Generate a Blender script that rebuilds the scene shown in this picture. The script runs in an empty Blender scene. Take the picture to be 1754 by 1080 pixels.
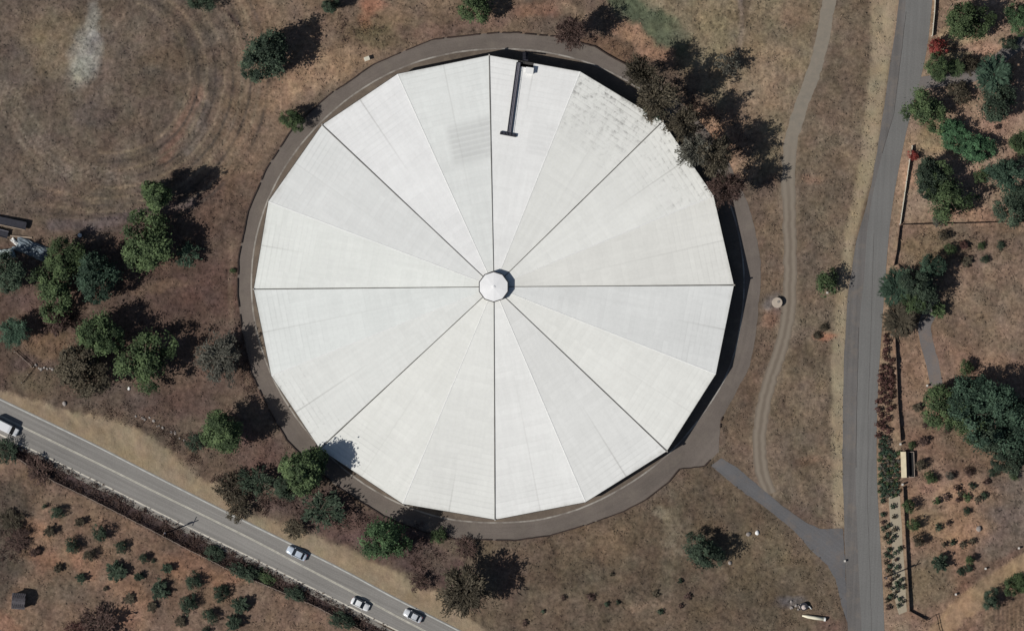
import bpy, bmesh, math, random
import numpy as np
from mathutils import Vector, Matrix

random.seed(7)
SC = bpy.context.scene
COL = SC.collection
S = 0.135            # metres per photograph pixel on the ground
H = 1500.0           # height of the aircraft above the ground
rad = math.radians

# ------------------------------------------------------------------ camera, sky, sun, exposure
cam_d = bpy.data.cameras.new('camera')
cam_d.sensor_width = 36.0
cam_d.lens = 36.0 * H / (1754 * S)
cam_d.clip_start = 10.0
cam_d.clip_end = 20000.0
cam = bpy.data.objects.new('camera', cam_d)
cam.location = (0, 0, H)
COL.objects.link(cam)
SC.camera = cam

SUN_EL, SHADOW_DIR = 41.0, 22.0
az = rad(180 + SHADOW_DIR)
to_sun = Vector((math.cos(az) * math.cos(rad(SUN_EL)), math.sin(az) * math.cos(rad(SUN_EL)), math.sin(rad(SUN_EL))))
world = bpy.data.worlds.new('World'); SC.world = world
world.use_nodes = True
nt = world.node_tree
sky = nt.nodes.new('ShaderNodeTexSky')
sky.sky_type = 'NISHITA'
sky.sun_disc = False
sky.sun_elevation = rad(SUN_EL)
sky.sun_rotation = math.atan2(to_sun.x, to_sun.y)
nt.links.new(sky.outputs[0], nt.nodes['Background'].inputs[0])
nt.nodes['Background'].inputs[1].default_value = 0.05

sun_d = bpy.data.lights.new('sun', 'SUN')
sun_d.energy = 4.7
sun_d.angle = rad(0.5)
sun_d.color = (1.0, 0.965, 0.91)
sun = bpy.data.objects.new('sun', sun_d)
sun.rotation_euler = to_sun.to_track_quat('Z', 'Y').to_euler()
sun.location = (-80, -40, 120)
COL.objects.link(sun)
SC.view_settings.view_transform = 'Standard'
SC.view_settings.look = 'None'
SC.view_settings.gamma = 1.0
SC.view_settings.exposure = -0.25
SC.cycles.filter_width = 1.5

# ------------------------------------------------------------------ helpers
def P(px, py, z=0.0):
    """a place in the survey photograph -> metres, for something z metres up"""
    f = S * (1 - z / H)
    return ((px - 877) * f, (540 - py) * f)

def srgb(c):
    c = c / 255.0
    return c / 12.92 if c <= 0.04045 else ((c + 0.055) / 1.055) ** 2.4

K = 0.86
def C(r, g, b):
    return (min(.85, srgb(r) / K), min(.85, srgb(g) / K), min(.85, srgb(b) / K))

def tag(o, label=None, cat=None, group=None, kind=None):
    if label: o['label'] = label
    if cat: o['category'] = cat
    if group: o['group'] = group
    if kind: o['kind'] = kind
    return o

def link_mesh(name, me, mat=None, parent=None):
    o = bpy.data.objects.new(name, me)
    COL.objects.link(o)
    if mat is not None and not me.materials:
        me.materials.append(mat)
    if parent is not None: o.parent = parent
    return o

def mesh_obj(name, verts, faces, mat=None, parent=None, smooth=False):
    me = bpy.data.meshes.new(name)
    me.from_pydata([tuple(map(float, v)) for v in verts], [], [tuple(map(int, f)) for f in faces])
    me.update()
    if smooth:
        for p in me.polygons: p.use_smooth = True
    return link_mesh(name, me, mat, parent)

def bm_obj(name, bm, mat=None, parent=None, smooth=False):
    me = bpy.data.meshes.new(name)
    bmesh.ops.recalc_face_normals(bm, faces=bm.faces)
    bm.to_mesh(me); bm.free()
    if smooth:
        for p in me.polygons: p.use_smooth = True
    return link_mesh(name, me, mat, parent)

def empty(name, loc, rz=0.0):
    o = bpy.data.objects.new(name, None)
    o.empty_display_size = 0.3
    o.location = loc; o.rotation_euler = (0, 0, rz)
    COL.objects.link(o)
    return o

def add_box(bm, c, size, rz=0.0, bevel=0.0, ry=0.0):
    m = Matrix.Translation(Vector(c)) @ Matrix.Rotation(rz, 4, 'Z') @ Matrix.Rotation(ry, 4, 'Y') @ Matrix.Diagonal((size[0], size[1], size[2], 1))
    r = bmesh.ops.create_cube(bm, size=1.0, matrix=m)
    if bevel > 0:
        es = list({e for v in r['verts'] for e in v.link_edges})
        bmesh.ops.bevel(bm, geom=es, offset=bevel, segments=2, affect='EDGES', profile=0.5)

def add_cyl(bm, c, r1, r2, h, n=20, axis='Z', rz=0.0):
    m = Matrix.Translation(Vector(c)) @ Matrix.Rotation(rz, 4, 'Z')
    if axis == 'X': m = m @ Matrix.Rotation(rad(90), 4, 'Y')
    if axis == 'Y': m = m @ Matrix.Rotation(rad(90), 4, 'X')
    bmesh.ops.create_cone(bm, cap_ends=True, segments=n, radius1=r1, radius2=r2, depth=h, matrix=m)

def tube(bm, pts, radii, n=7):
    rings = []
    for i, p in enumerate(pts):
        p = Vector(p)
        a = Vector(pts[max(0, i - 1)]); b = Vector(pts[min(len(pts) - 1, i + 1)])
        d = (b - a).normalized() if (b - a).length > 1e-6 else Vector((0, 0, 1))
        up = Vector((0, 0, 1)) if abs(d.z) < .95 else Vector((1, 0, 0))
        u = d.cross(up).normalized(); v = d.cross(u)
        rings.append([bm.verts.new(p + (u * math.cos(2 * math.pi * k / n) + v * math.sin(2 * math.pi * k / n)) * radii[i]) for k in range(n)])
    for i in range(len(rings) - 1):
        for k in range(n):
            bm.faces.new((rings[i][k], rings[i][(k + 1) % n], rings[i + 1][(k + 1) % n], rings[i + 1][k]))
    bm.faces.new(rings[0]); bm.faces.new(rings[-1][::-1])

# value noise for numpy arrays
def _hash(ix, iy, seed):
    h = (ix.astype(np.int64) * 374761393 + iy.astype(np.int64) * 668265263 + seed * 974634577) & 0x7fffffff
    h = ((h ^ (h >> 13)) * 1274126177) & 0x7fffffff
    h = (h ^ (h >> 16)) & 0xffff
    return h / 65535.0

def vnoise(x, y, seed=0):
    x0 = np.floor(x); y0 = np.floor(y)
    fx = x - x0; fy = y - y0
    fx = fx * fx * (3 - 2 * fx); fy = fy * fy * (3 - 2 * fy)
    a = _hash(x0, y0, seed); b = _hash(x0 + 1, y0, seed)
    c = _hash(x0, y0 + 1, seed); d = _hash(x0 + 1, y0 + 1, seed)
    return (a * (1 - fx) + b * fx) * (1 - fy) + (c * (1 - fx) + d * fx) * fy

def fbm(x, y, seed=0, octv=4, gain=0.55):
    s = 0; a = 1; t = 0
    for i in range(octv):
        s = s + a * vnoise(x * 2 ** i + 17.3 * i, y * 2 ** i - 9.1 * i, seed + i * 13)
        t += a; a *= gain
    return s / t

def sdf_poly(px, py, poly):
    poly = np.asarray(poly, float)
    d = np.full(px.shape, 1e18); ins = np.zeros(px.shape, bool)
    n = len(poly)
    for i in range(n):
        a = poly[i]; b = poly[(i + 1) % n]
        ex, ey = b - a
        wx = px - a[0]; wy = py - a[1]
        t = np.clip((wx * ex + wy * ey) / max(1e-9, ex * ex + ey * ey), 0, 1)
        d = np.minimum(d, (wx - ex * t) ** 2 + (wy - ey * t) ** 2)
        c = ((a[1] > py) != (b[1] > py))
        with np.errstate(divide='ignore', invalid='ignore'):
            xi = (b[0] - a[0]) * (py - a[1]) / (b[1] - a[1] + 1e-12) + a[0]
        ins ^= c & (px < xi)
    d = np.sqrt(d)
    return np.where(ins, -d, d)

def sdf_line(px, py, pts):
    d = np.full(px.shape, 1e18)
    for a, b in zip(pts[:-1], pts[1:]):
        ex, ey = b[0] - a[0], b[1] - a[1]
        wx = px - a[0]; wy = py - a[1]
        t = np.clip((wx * ex + wy * ey) / max(1e-9, ex * ex + ey * ey), 0, 1)
        d = np.minimum(d, (wx - ex * t) ** 2 + (wy - ey * t) ** 2)
    return np.sqrt(d)

def sstep(a, b, x):
    t = np.clip((x - a) / (b - a), 0, 1)
    return t * t * (3 - 2 * t)

# ------------------------------------------------------------------ materials
def new_mat(name):
    m = bpy.data.materials.new(name); m.use_nodes = True
    n = m.node_tree.nodes; l = m.node_tree.links
    b = n['Principled BSDF']
    b.inputs['Specular IOR Level'].default_value = 0.25
    return m, n, l, b

def N(n, typ, **kw):
    o = n.new(typ)
    for k, v in kw.items():
        if k in o.inputs: o.inputs[k].default_value = v
        else: setattr(o, k, v)
    return o

def mixc(n, l, fac, a, b, mode='MIX'):
    m = n.new('ShaderNodeMix'); m.data_type = 'RGBA'; m.blend_type = mode
    for sock, val in ((m.inputs[0], fac), (m.inputs[6], a), (m.inputs[7], b)):
        if hasattr(val, 'is_output'): l.new(val, sock)
        elif isinstance(val, (tuple, list)): sock.default_value = (*val[:3], 1)
        else: sock.default_value = val
    return m.outputs[2]

def rampv(n, l, src, a, b, lo=0.0, hi=1.0):
    r = n.new('ShaderNodeMapRange'); r.inputs[1].default_value = a; r.inputs[2].default_value = b
    r.inputs[3].default_value = lo; r.inputs[4].default_value = hi
    l.new(src, r.inputs[0]); return r.outputs[0]

def scalec(n, l, col, val):
    v = n.new('ShaderNodeVectorMath'); v.operation = 'SCALE'
    if hasattr(col, 'is_output'): l.new(col, v.inputs[0])
    else: v.inputs[0].default_value = col[:3]
    if hasattr(val, 'is_output'): l.new(val, v.inputs['Scale'])
    else: v.inputs['Scale'].default_value = val
    return v.outputs[0]

def simple(name, col, rough=0.6, var=0.18, scale=1.5, metal=0.0, spec=0.25):
    m, n, l, b = new_mat(name)
    tc = n.new('ShaderNodeTexCoord')
    nz = N(n, 'ShaderNodeTexNoise', Scale=scale, Detail=5.0); l.new(tc.outputs['Object'], nz.inputs['Vector'])
    l.new(scalec(n, l, col, rampv(n, l, nz.outputs['Fac'], .25, .75, 1 - var, 1 + var)), b.inputs['Base Color'])
    b.inputs['Roughness'].default_value = rough
    b.inputs['Metallic'].default_value = metal
    b.inputs['Specular IOR Level'].default_value = spec
    return m

def leaf_mat(name, col, col2, transl=0.2):
    m, n, l, b = new_mat(name)
    at = n.new('ShaderNodeAttribute'); at.attribute_name = 'leaf_tint'
    oi = n.new('ShaderNodeObjectInfo')
    hue = mixc(n, l, rampv(n, l, at.outputs['Fac'], .5, 1.5), col, col2)
    c = scalec(n, l, hue, at.outputs['Fac'])
    c = scalec(n, l, c, rampv(n, l, oi.outputs['Random'], 0, 1, .82, 1.18))
    l.new(c, b.inputs['Base Color'])
    b.inputs['Roughness'].default_value = 0.65
    b.inputs['Specular IOR Level'].default_value = 0.15
    tr = n.new('ShaderNodeBsdfTranslucent'); l.new(c, tr.inputs['Color'])
    mx = n.new('ShaderNodeMixShader'); mx.inputs[0].default_value = transl
    l.new(b.outputs[0], mx.inputs[1]); l.new(tr.outputs[0], mx.inputs[2])
    l.new(mx.outputs[0], n['Material Output'].inputs['Surface'])
    return m

def asphalt(name, col, ang=0.0, streak=0.14, blotch=0.12, dust=None, centre=None):
    m, n, l, b = new_mat(name)
    geo = n.new('ShaderNodeNewGeometry')
    mp = N(n, 'ShaderNodeMapping'); mp.vector_type = 'POINT'
    mp.inputs['Rotation'].default_value = (0, 0, -ang)
    l.new(geo.outputs['Position'], mp.inputs['Vector'])
    mp2 = N(n, 'ShaderNodeMapping'); mp2.inputs['Scale'].default_value = (0.02, 1.3, 1)
    l.new(mp.outputs[0], mp2.inputs['Vector'])
    along = mp2.outputs[0]
    if centre:
        sb = n.new('ShaderNodeVectorMath'); sb.operation = 'SUBTRACT'; sb.inputs[1].default_value = (centre[0], centre[1], 0); l.new(geo.outputs['Position'], sb.inputs[0])
        lg = n.new('ShaderNodeVectorMath'); lg.operation = 'LENGTH'; l.new(sb.outputs[0], lg.inputs[0])
        sc1 = n.new('ShaderNodeVectorMath'); sc1.operation = 'SCALE'; sc1.inputs['Scale'].default_value = .03; l.new(sb.outputs[0], sc1.inputs[0])
        cb = n.new('ShaderNodeCombineXYZ'); l.new(lg.outputs['Value'], cb.inputs[2])
        ad_ = n.new('ShaderNodeVectorMath'); ad_.operation = 'ADD'; l.new(sc1.outputs[0], ad_.inputs[0]); l.new(cb.outputs[0], ad_.inputs[1])
        along = ad_.outputs[0]
    st = N(n, 'ShaderNodeTexNoise', Scale=1.0, Detail=4.0, Roughness=.65); l.new(along, st.inputs['Vector'])
    bl = N(n, 'ShaderNodeTexNoise', Scale=0.12, Detail=6.0, Roughness=.6); l.new(geo.outputs['Position'], bl.inputs['Vector'])
    fi = N(n, 'ShaderNodeTexNoise', Scale=3.0, Detail=3.0); l.new(geo.outputs['Position'], fi.inputs['Vector'])
    c = scalec(n, l, col, rampv(n, l, st.outputs['Fac'], .25, .75, 1 - streak, 1 + streak))
    c = scalec(n, l, c, rampv(n, l, bl.outputs['Fac'], .25, .75, 1 - blotch, 1 + blotch))
    c = scalec(n, l, c, rampv(n, l, fi.outputs['Fac'], .25, .75, .9, 1.1))
    os_ = N(n, 'ShaderNodeTexNoise', Scale=.55, Detail=7.0, Roughness=.7); l.new(geo.outputs['Position'], os_.inputs['Vector'])
    c = mixc(n, l, rampv(n, l, os_.outputs['Fac'], .64, .78, 0, .4), c, tuple(q * .55 for q in col))
    if dust:
        d2 = N(n, 'ShaderNodeTexNoise', Scale=0.3, Detail=8.0, Roughness=.7); l.new(geo.outputs['Position'], d2.inputs['Vector'])
        c = mixc(n, l, rampv(n, l, d2.outputs['Fac'], .5, .75, 0, .7), c, dust)
    l.new(c, b.inputs['Base Color'])
    b.inputs['Roughness'].default_value = 0.85
    return m

M = {}
M['bark'] = simple('bark', (.10, .075, .058), .9)
M['bark_pale'] = simple('bark_pale', (.20, .165, .14), .9)
M['leaf_green'] = leaf_mat('leaf_green', (0.055, 0.085, 0.042), (0.084, 0.118, 0.052))
M['leaf_bright'] = leaf_mat('leaf_bright', (0.056, 0.102, 0.05), (0.08, 0.132, 0.06))
M['leaf_dark'] = leaf_mat('leaf_dark', (0.04, 0.06, 0.042), (0.058, 0.08, 0.052))
M['leaf_teal'] = leaf_mat('leaf_teal', (0.042, 0.074, 0.051), (0.06, 0.098, 0.064))
M['leaf_olive'] = leaf_mat('leaf_olive', (0.072, 0.062, 0.044), (0.098, 0.083, 0.058))
M['leaf_brown'] = leaf_mat('leaf_brown', (0.076, 0.05, 0.043), (0.102, 0.066, 0.055))
M['leaf_grey'] = leaf_mat('leaf_grey', (0.092, 0.092, 0.076), (0.125, 0.12, 0.098))
M['leaf_red'] = leaf_mat('leaf_red', (0.17, 0.034, 0.03), (0.25, 0.058, 0.048))
M['leaf_maroon'] = leaf_mat('leaf_maroon', (0.086, 0.047, 0.041), (0.118, 0.062, 0.052))
M['leaf_hedge'] = leaf_mat('leaf_hedge', (0.054, 0.112, 0.058), (0.07, 0.138, 0.068))
M['straw'] = leaf_mat('straw', (.19, .145, .10), (.24, .19, .13))
M['white_paint'] = simple('white_paint', (.76, .76, .74), .55, .05)
M['cream_paint'] = simple('cream_paint', (.62, .58, .47), .6, .07)
M['concrete'] = simple('concrete', (.40, .375, .34), .85, .2, 1.2)
M['concrete_pale'] = simple('concrete_pale', (.58, .55, .5), .8, .12, 1.2)
M['concrete_dull'] = simple('concrete_dull', (.23, .21, .185), .9, .3, .6)
def dusty(name, a_, b_):
    m, n, l, b = new_mat(name); geo = n.new('ShaderNodeNewGeometry')
    z = N(n, 'ShaderNodeTexNoise', Scale=.22, Detail=7.0, Roughness=.65); l.new(geo.outputs['Position'], z.inputs['Vector'])
    l.new(mixc(n, l, rampv(n, l, z.outputs['Fac'], .42, .6), a_, b_), b.inputs['Base Color']); b.inputs['Roughness'].default_value = .9
    return m
M['dusty_concrete'] = dusty('dusty_concrete', (.36, .335, .30), (.19, .165, .145))
M['tank_wall'] = simple('tank_wall', (.36, .35, .32), .85, .15, .3)
M['dark_metal'] = simple('dark_metal', (.032, .032, .042), .6, .2)
M['grey_metal'] = simple('grey_metal', (.17, .165, .19), .5, .15)
M['edge_dark'] = simple('edge_dark', (.05, .047, .045), .7, .2)
M['seam_dark'] = simple('seam_dark', (.15, .145, .135), .7, .35, .4)
M['ridge_white'] = simple('ridge_white', (.80, .80, .78), .55, .06)
M['wood'] = simple('wood', (.17, .115, .085), .85, .3, 2)
M['wood_pale'] = simple('wood_pale', (.36, .29, .24), .85, .2, 2)
M['rock'] = simple('rock', (.30, .27, .25), .9, .3, 2)
M['rubber'] = simple('rubber', (.02, .02, .02), .8, .1)
M['glass'] = simple('glass', (.018, .022, .028), .08, .05, 1, 0, .6)
M['chrome'] = simple('chrome', (.5, .5, .52), .25, .05, 1, .8)
M['lamp_clear'] = simple('lamp_clear', (.7, .7, .68), .2, .05)
M['lamp_red'] = simple('lamp_red', (.35, .02, .02), .3, .05)
M['car_white'] = simple('car_white', (.74, .75, .76), .3, .02, 1, 0, .5)
M['car_silver'] = simple('car_silver', (.66, .68, .71), .28, .02, 1, .25, .5)
M['car_blue'] = simple('car_blue', (.56, .63, .72), .28, .02, 1, .2, .5)
M['roof_shingle'] = simple('roof_shingle', (.085, .078, .085), .9, .4, 3)
M['tarp'] = simple('tarp', (.14, .17, .195), .5, .45, .9)
M['ochre_timber'] = simple('ochre_timber', (.33, .26, .2), .85, .25, 1)

# ------------------------------------------------------------------ surveyed outlines (photograph pixels)
CX, CY = 846, 491
def polar(pairs, nsub=3):
    """(angle, radius) round the tank -> closed outline, smoothed"""
    pairs = sorted(pairs); a = np.array([p[0] for p in pairs]); r = np.array([p[1] for p in pairs])
    a2 = np.concatenate([a - 360, a, a + 360]); r2 = np.concatenate([r, r, r])
    t = np.arange(-180, 180, nsub)
    rr = np.interp(t, a2, r2)
    k = np.array([1, 2, 3, 2, 1]) / 9.0
    rr = np.convolve(np.concatenate([rr[-2:], rr, rr[:2]]), k, 'valid')
    return [(CX + q * math.cos(rad(x)), CY - q * math.sin(rad(x))) for x, q in zip(t, rr)]

def pts_polar(pts):
    return [(math.degrees(math.atan2(CY - y, x - CX)), math.hypot(x - CX, y - CY)) for x, y in pts]

GUTTER = [(0, 429), (-8, 427), (-20, 428), (-26, 422), (-34, 417), (-46, 413), (-59, 407), (-71, 407), (-82, 405), (-90, 403), (-103, 405),
          (-120, 404), (-139, 404), (-148, 406), (-165, 412), (180, 416), (170, 416), (159, 415), (138, 409), (124, 407), (114, 407), (101, 406), (90, 407),
          (80, 410), (65, 417), (45, 424), (20, 429)]
gutter_out = polar(GUTTER)
OUT_PTS = [(840, 57), (740, 68), (640, 110), (560, 165), (500, 220), (455, 290), (425, 360), (408, 440), (406, 500), (415, 570), (430, 640), (455, 690),
           (490, 753), (513, 776), (580, 835), (656, 883), (720, 908), (779, 923), (880, 925), (940, 917), (1005, 898), (1068, 875), (1106, 855), (1146, 824),
           (1163, 803), (1206, 798), (1231, 773), (1232, 745), (1234, 720), (1256, 680), (1284, 628), (1294, 578), (1299, 530), (1302, 496), (1303, 446),
           (1294, 395), (1280, 345), (1250, 280), (1205, 215), (1150, 160), (1100, 127), (1071, 110), (1043, 95), (1018, 80), (955, 63), (880, 56)]
ring_outer = OUT_PTS

ROAD_L = [(1541, -40), (1541, 0), (1526, 100), (1512, 200), (1500, 270), (1487, 345), (1468, 405), (1457, 470), (1449, 540), (1445, 640), (1443, 720), (1443, 810),
          (1446, 910), (1449, 1000), (1453, 1080), (1455, 1130)]
ROAD_R = [(1600, -40), (1597, 0), (1587, 100), (1558, 200), (1543, 270), (1529, 345), (1522, 405), (1517, 470), (1512, 540), (1505, 640), (1502, 720), (1501, 810),
          (1507, 910), (1512, 1000), (1515, 1080), (1517, 1130)]
SEAM = [(1552, -40), (1552, 0), (1543, 100), (1530, 200), (1509, 270), (1492, 345), (1484, 405), (1481, 470), (1473, 540), (1469, 640), (1467, 720), (1465, 810),
        (1468, 910), (1472, 1000), (1476, 1080), (1478, 1130)]
HW_U = [(-60, 655), (0, 684), (75, 720), (160, 761), (251, 808), (369, 868), (440, 903), (495, 930), (590, 977), (666, 1019), (741, 1057), (790, 1082), (900, 1138)]
HW_Y = [(-60, 682), (0, 712), (83, 752), (176, 797), (276, 847), (351, 883), (440, 927), (515, 967), (598, 1010), (678, 1054), (728, 1080), (840, 1138)]
HW_L = [(-60, 714), (0, 744), (60, 772), (135, 809), (176, 829), (251, 867), (326, 904), (401, 940), (440, 959), (490, 984), (540, 1009), (616, 1047), (678, 1078), (790, 1134)]
DRIVE = [(1235, 784), (1262, 800), (1310, 840), (1345, 870), (1385, 897), (1405, 905), (1443, 904), (1446, 940), (1449, 1010), (1451, 1066), (1440, 1030), (1432, 995), (1418, 968),
         (1390, 942), (1360, 908), (1310, 868), (1260, 833), (1218, 797)]
TRACK = [(1440, -40), (1420, 0), (1412, 55), (1395, 125), (1372, 180), (1354, 240), (1350, 290), (1351, 340), (1353, 400), (1354, 470), (1352, 530), (1340, 590), (1322, 640), (1308, 690), (1300, 750), (1302, 800), (1318, 845)]
YARD_DRIVE = [(1566, 146), (1600, 138), (1650, 135), (1692, 120), (1718, 95), (1745, 75), (1790, 60)]
YARD_PATH = [(1606, 520), (1590, 540), (1582, 558), (1588, 590), (1598, 625), (1604, 660)]
DIRT_ROAD = [(1830, 930), (1754, 968), (1690, 1008), (1640, 1048), (1612, 1080), (1590, 1120)]
FENCE_DITCH = [(-40, 742), (0, 765), (45, 795), (93, 825), (150, 852), (201, 878), (265, 911), (326, 943), (365, 962), (401, 981), (440, 996), (490, 1017), (540, 1038), (620, 1080), (700, 1120)]

# ------------------------------------------------------------------ ground sheet
def axis(lim, step):
    c = list(np.arange(-lim, lim + step, step))
    o = [lim + step]; s = step * 2
    while o[-1] < 5000:
        o.append(o[-1] + s); s *= 1.6
    return np.array([-x for x in o[::-1]] + c + o)
gx = axis(128.0, 0.5); gy = axis(84.0, 0.5)
GX, GY = np.meshgrid(gx, gy)
PX = GX / S + 877; PY = 540 - GY / S      # photograph pixel under every ground vertex
ww = 14.0
WX = PX + (fbm(PX / 40, PY / 40, 5) - .5) * 2 * ww + (fbm(PX / 9, PY / 9, 6, 3) - .5) * 9
WY = PY + (fbm(PX / 40, PY / 40, 8) - .5) * 2 * ww + (fbm(PX / 9, PY / 9, 9, 3) - .5) * 9

col = np.empty(GX.shape + (3,)); col[:] = C(98, 81, 69)
def put(w, c, strength=1.0):
    w = (w * strength)[..., None]
    col[:] = col * (1 - w) + np.array(C(*c)) * w
def area(poly, c, soft=12, strength=1.0, warp=True):
    x, y = (WX, WY) if warp else (PX, PY)
    put(1 - sstep(-soft, soft, sdf_poly(x, y, poly)), c, strength)
def blob(cx, cy, rx, ry, c, strength=1.0, ang=0.0, soft=.5):
    a = rad(ang); dx = WX - cx; dy = WY - cy
    u = (dx * math.cos(a) + dy * math.sin(a)) / rx; v = (-dx * math.sin(a) + dy * math.cos(a)) / ry
    put(1 - sstep(1 - soft, 1 + soft, np.sqrt(u * u + v * v)), c, strength)
def streak(pts, half, c, soft=3, strength=1.0, warp=.3):
    x = PX + (WX - PX) * warp; y = PY + (WY - PY) * warp
    put(1 - sstep(half - soft, half + soft, sdf_line(x, y, pts)), c, strength)

# broad soils
area([(-400, -200), (420, -200), (400, 120), (330, 260), (240, 350), (0, 400), (-400, 380)], (99, 84, 73), 25)
area([(420, -200), (900, -200), (900, 60), (700, 80), (560, 160), (450, 280), (400, 380), (330, 360), (400, 150)], (116, 95, 79), 25)
area([(300, 330), (450, 300), (440, 680), (360, 690), (250, 640), (0, 700), (-200, 700), (-200, 440), (150, 420)], (93, 74, 64), 25)
area([(1040, -200), (1440, -200), (1380, 200), (1345, 300), (1290, 320), (1200, 150), (1130, 80)], (121, 104, 84), 18)
area([(1410, -100), (1545, -100), (1450, 520), (1440, 900), (1320, 850), (1310, 720), (1365, 500), (1365, 260)], (108, 91, 76), 10)
area([(1230, 760), (1300, 840), (1390, 940), (1440, 1000), (1450, 1200), (820, 1200), (760, 1000), (780, 930), (1000, 915), (1150, 840)], (98, 82, 68), 18)
area([(1270, 340), (1345, 290), (1345, 560), (1300, 700), (1297, 840), (1225, 780), (1240, 700), (1300, 560)], (106, 87, 73), 10)
area([(1515, -200), (2200, -200), (2200, 1300), (1520, 1300), (1500, 800), (1520, 400), (1600, 50)], (126, 99, 83), 8)
area([(1560, -100), (1900, -100), (1900, 395), (1540, 390)], (140, 114, 96), 15)
area([(1550, 390), (1900, 385), (1900, 650), (1540, 560)], (118, 97, 81), 15)
area([(1640, 850), (1780, 780), (1800, 930), (1700, 970), (1650, 920)], (107, 90, 79), 20)
area([(1515, 0), (1605, 0), (1600, 60), (1560, 250), (1540, 380), (1528, 570), (1545, 760), (1560, 1060), (1540, 1200), (1500, 1200), (1500, 600), (1540, 250)], (136, 111, 92), 5, 1, False)
# south-west of the highway
area([(-300, 640), (0, 765), (93, 825), (201, 878), (326, 943), (440, 1000), (640, 1090), (900, 1400), (-300, 1400)], (114, 91, 76), 6, 1, False)
area([(-300, 800), (40, 830), (65, 900), (60, 960), (0, 1040), (-300, 1040)], (88, 75, 65), 20)
area([(-50, 1035), (0, 1042), (50, 1085), (60, 1200), (-200, 1200)], (128, 95, 79), 6)
ditch = [(p[0], p[1] + 5) for p in HW_L] + FENCE_DITCH[::-1]
area(ditch, (66, 54, 52), 4, 1, False)
for p in ((60, 905), (70, 950), (235, 1020), (190, 1010), (340, 965), (300, 970), (220, 1060), (140, 960), (385, 990)):
    blob(p[0], p[1], 34, 18, (134, 100, 80), .7, random.uniform(0, 90))
blob(330, 1070, 60, 30, (120, 97, 83), .7); blob(120, 1010, 60, 22, (104, 88, 74), .8)
# north-west field: pale patch, purple patch, red streak, mowing rounds
blob(85, 75, 55, 50, (114, 97, 78), .8)
blob(145, 95, 24, 46, (148, 141, 130), .75, 12, .6); blob(162, 40, 13, 28, (138, 131, 122), .7, 5, .4); blob(160, 68, 14, 22, (128, 118, 110), .6)
blob(134, 132, 10, 8, (150, 138, 122), .5)
blob(160, 195, 34, 22, (93, 80, 75), .6); blob(25, 110, 35, 40, (91, 79, 72), .7); blob(270, 130, 80, 50, (93, 79, 68), .7)
blob(300, 100, 70, 20, (105, 86, 70), .5)
streak([(340, 155), (322, 190), (305, 225), (280, 275)], 10, (136, 101, 84), 8, .5)
streak([(352, 180), (345, 220), (320, 260)], 8, (104, 92, 84), 5, .5)
streak([(367, 0), (385, 20), (410, 42)], 3.5, (66, 50, 50), 3, .8, .2)
for q in range(-1, 9):
    r0 = 150 + q * 15
    tt = [rad(t) for t in range(-70, 100, 8)]
    streak([(190 + r0 * 1.0 * math.cos(t), 130 + r0 * .98 * math.sin(t)) for t in tt], 2.2, (124, 105, 88) if q % 2 else (76, 65, 58), 1.8, .85, .06)
for k in range(5):
    streak([(-20 + k * 9, 140), (10 + k * 11, 200), (40 + k * 14, 250), (75 + k * 20, 285), (140 + k * 24, 310)], 2.4, (122, 106, 92), 1.6, .8, .06)
for k in range(4):
    streak([(60, 318 + k * 15), (160, 342 + k * 10), (260, 330 + k * 16)], 2.2, (80, 68, 61) if k % 2 else (118, 100, 84), 1.6, .8, .08)
streak([(90, 385), (160, 385), (230, 370), (330, 345)], 9, (92, 79, 76), 6, .7)
# north of the tank
blob(560, 120, 70, 26, (150, 120, 97), .75, -28); blob(500, 150, 50, 20, (142, 113, 90), .7, -30); blob(650, 50, 60, 30, (112, 92, 72), .7)
blob(625, 35, 16, 18, (142, 98, 76), .6); blob(640, 10, 22, 12, (146, 98, 78), .7); blob(640, 60, 40, 18, (98, 88, 62), .5)
blob(780, 45, 110, 14, (112, 86, 76), .6, -8); blob(930, 15, 45, 16, (134, 98, 80), .7); blob(985, 20, 40, 10, (132, 108, 90), .7, 20)
area([(1035, -20), (1090, -20), (1140, 20), (1185, 62), (1170, 90), (1135, 84), (1090, 52), (1058, 25)], (78, 83, 64), 9, .85)
area([(1036, 52), (1062, 33), (1100, 48), (1148, 84), (1150, 100), (1096, 98), (1062, 68)], (144, 111, 91), 6, .9)
area([(960, 75), (1040, 58), (1100, 100), (1110, 130), (1060, 105)], (110, 84, 68), 6, .8)
blob(1120, 5, 26, 9, (138, 120, 100), .7, 25)
streak([(1268, -20), (1270, 50), (1266, 110)], 4, (116, 101, 92), 3, .8, .1); streak([(1276, -20), (1277, 100)], 3, (84, 72, 60), 2.5, .6, .4)
blob(1300, 130, 60, 60, (138, 114, 94), .6); blob(1220, 60, 60, 50, (126, 111, 88), .6); blob(1250, 240, 50, 60, (120, 92, 76), .75); blob(1215, 205, 32, 18, (150, 118, 96), .8); blob(1240, 235, 22, 22, (158, 122, 98), .7)
blob(1270, 285, 30, 20, (150, 118, 95), .7); blob(1360, 20, 22, 30, (126, 100, 84), .5)
# verge of the right-hand road
VERGE = [(1492, -50), (1545, -50), (1500, 280), (1465, 400), (1450, 520), (1448, 900), (1428, 905), (1424, 720), (1424, 620), (1432, 520), (1448, 400), (1474, 270), (1492, 100)]
area(VERGE, (146, 127, 104), 5, .95, False)
blob(1415, 577, 20, 8, (160, 108, 86), .7); blob(1385, 790, 24, 12, (128, 98, 80), .5); blob(1385, 305, 18, 8, (142, 110, 90), .6)
blob(1325, 520, 20, 18, (112, 100, 95), .8); blob(1320, 545, 16, 18, (134, 98, 80), .6)
blob(1395, 420, 30, 60, (98, 84, 72), .5); blob(1390, 680, 30, 60, (114, 95, 79), .5)
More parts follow.
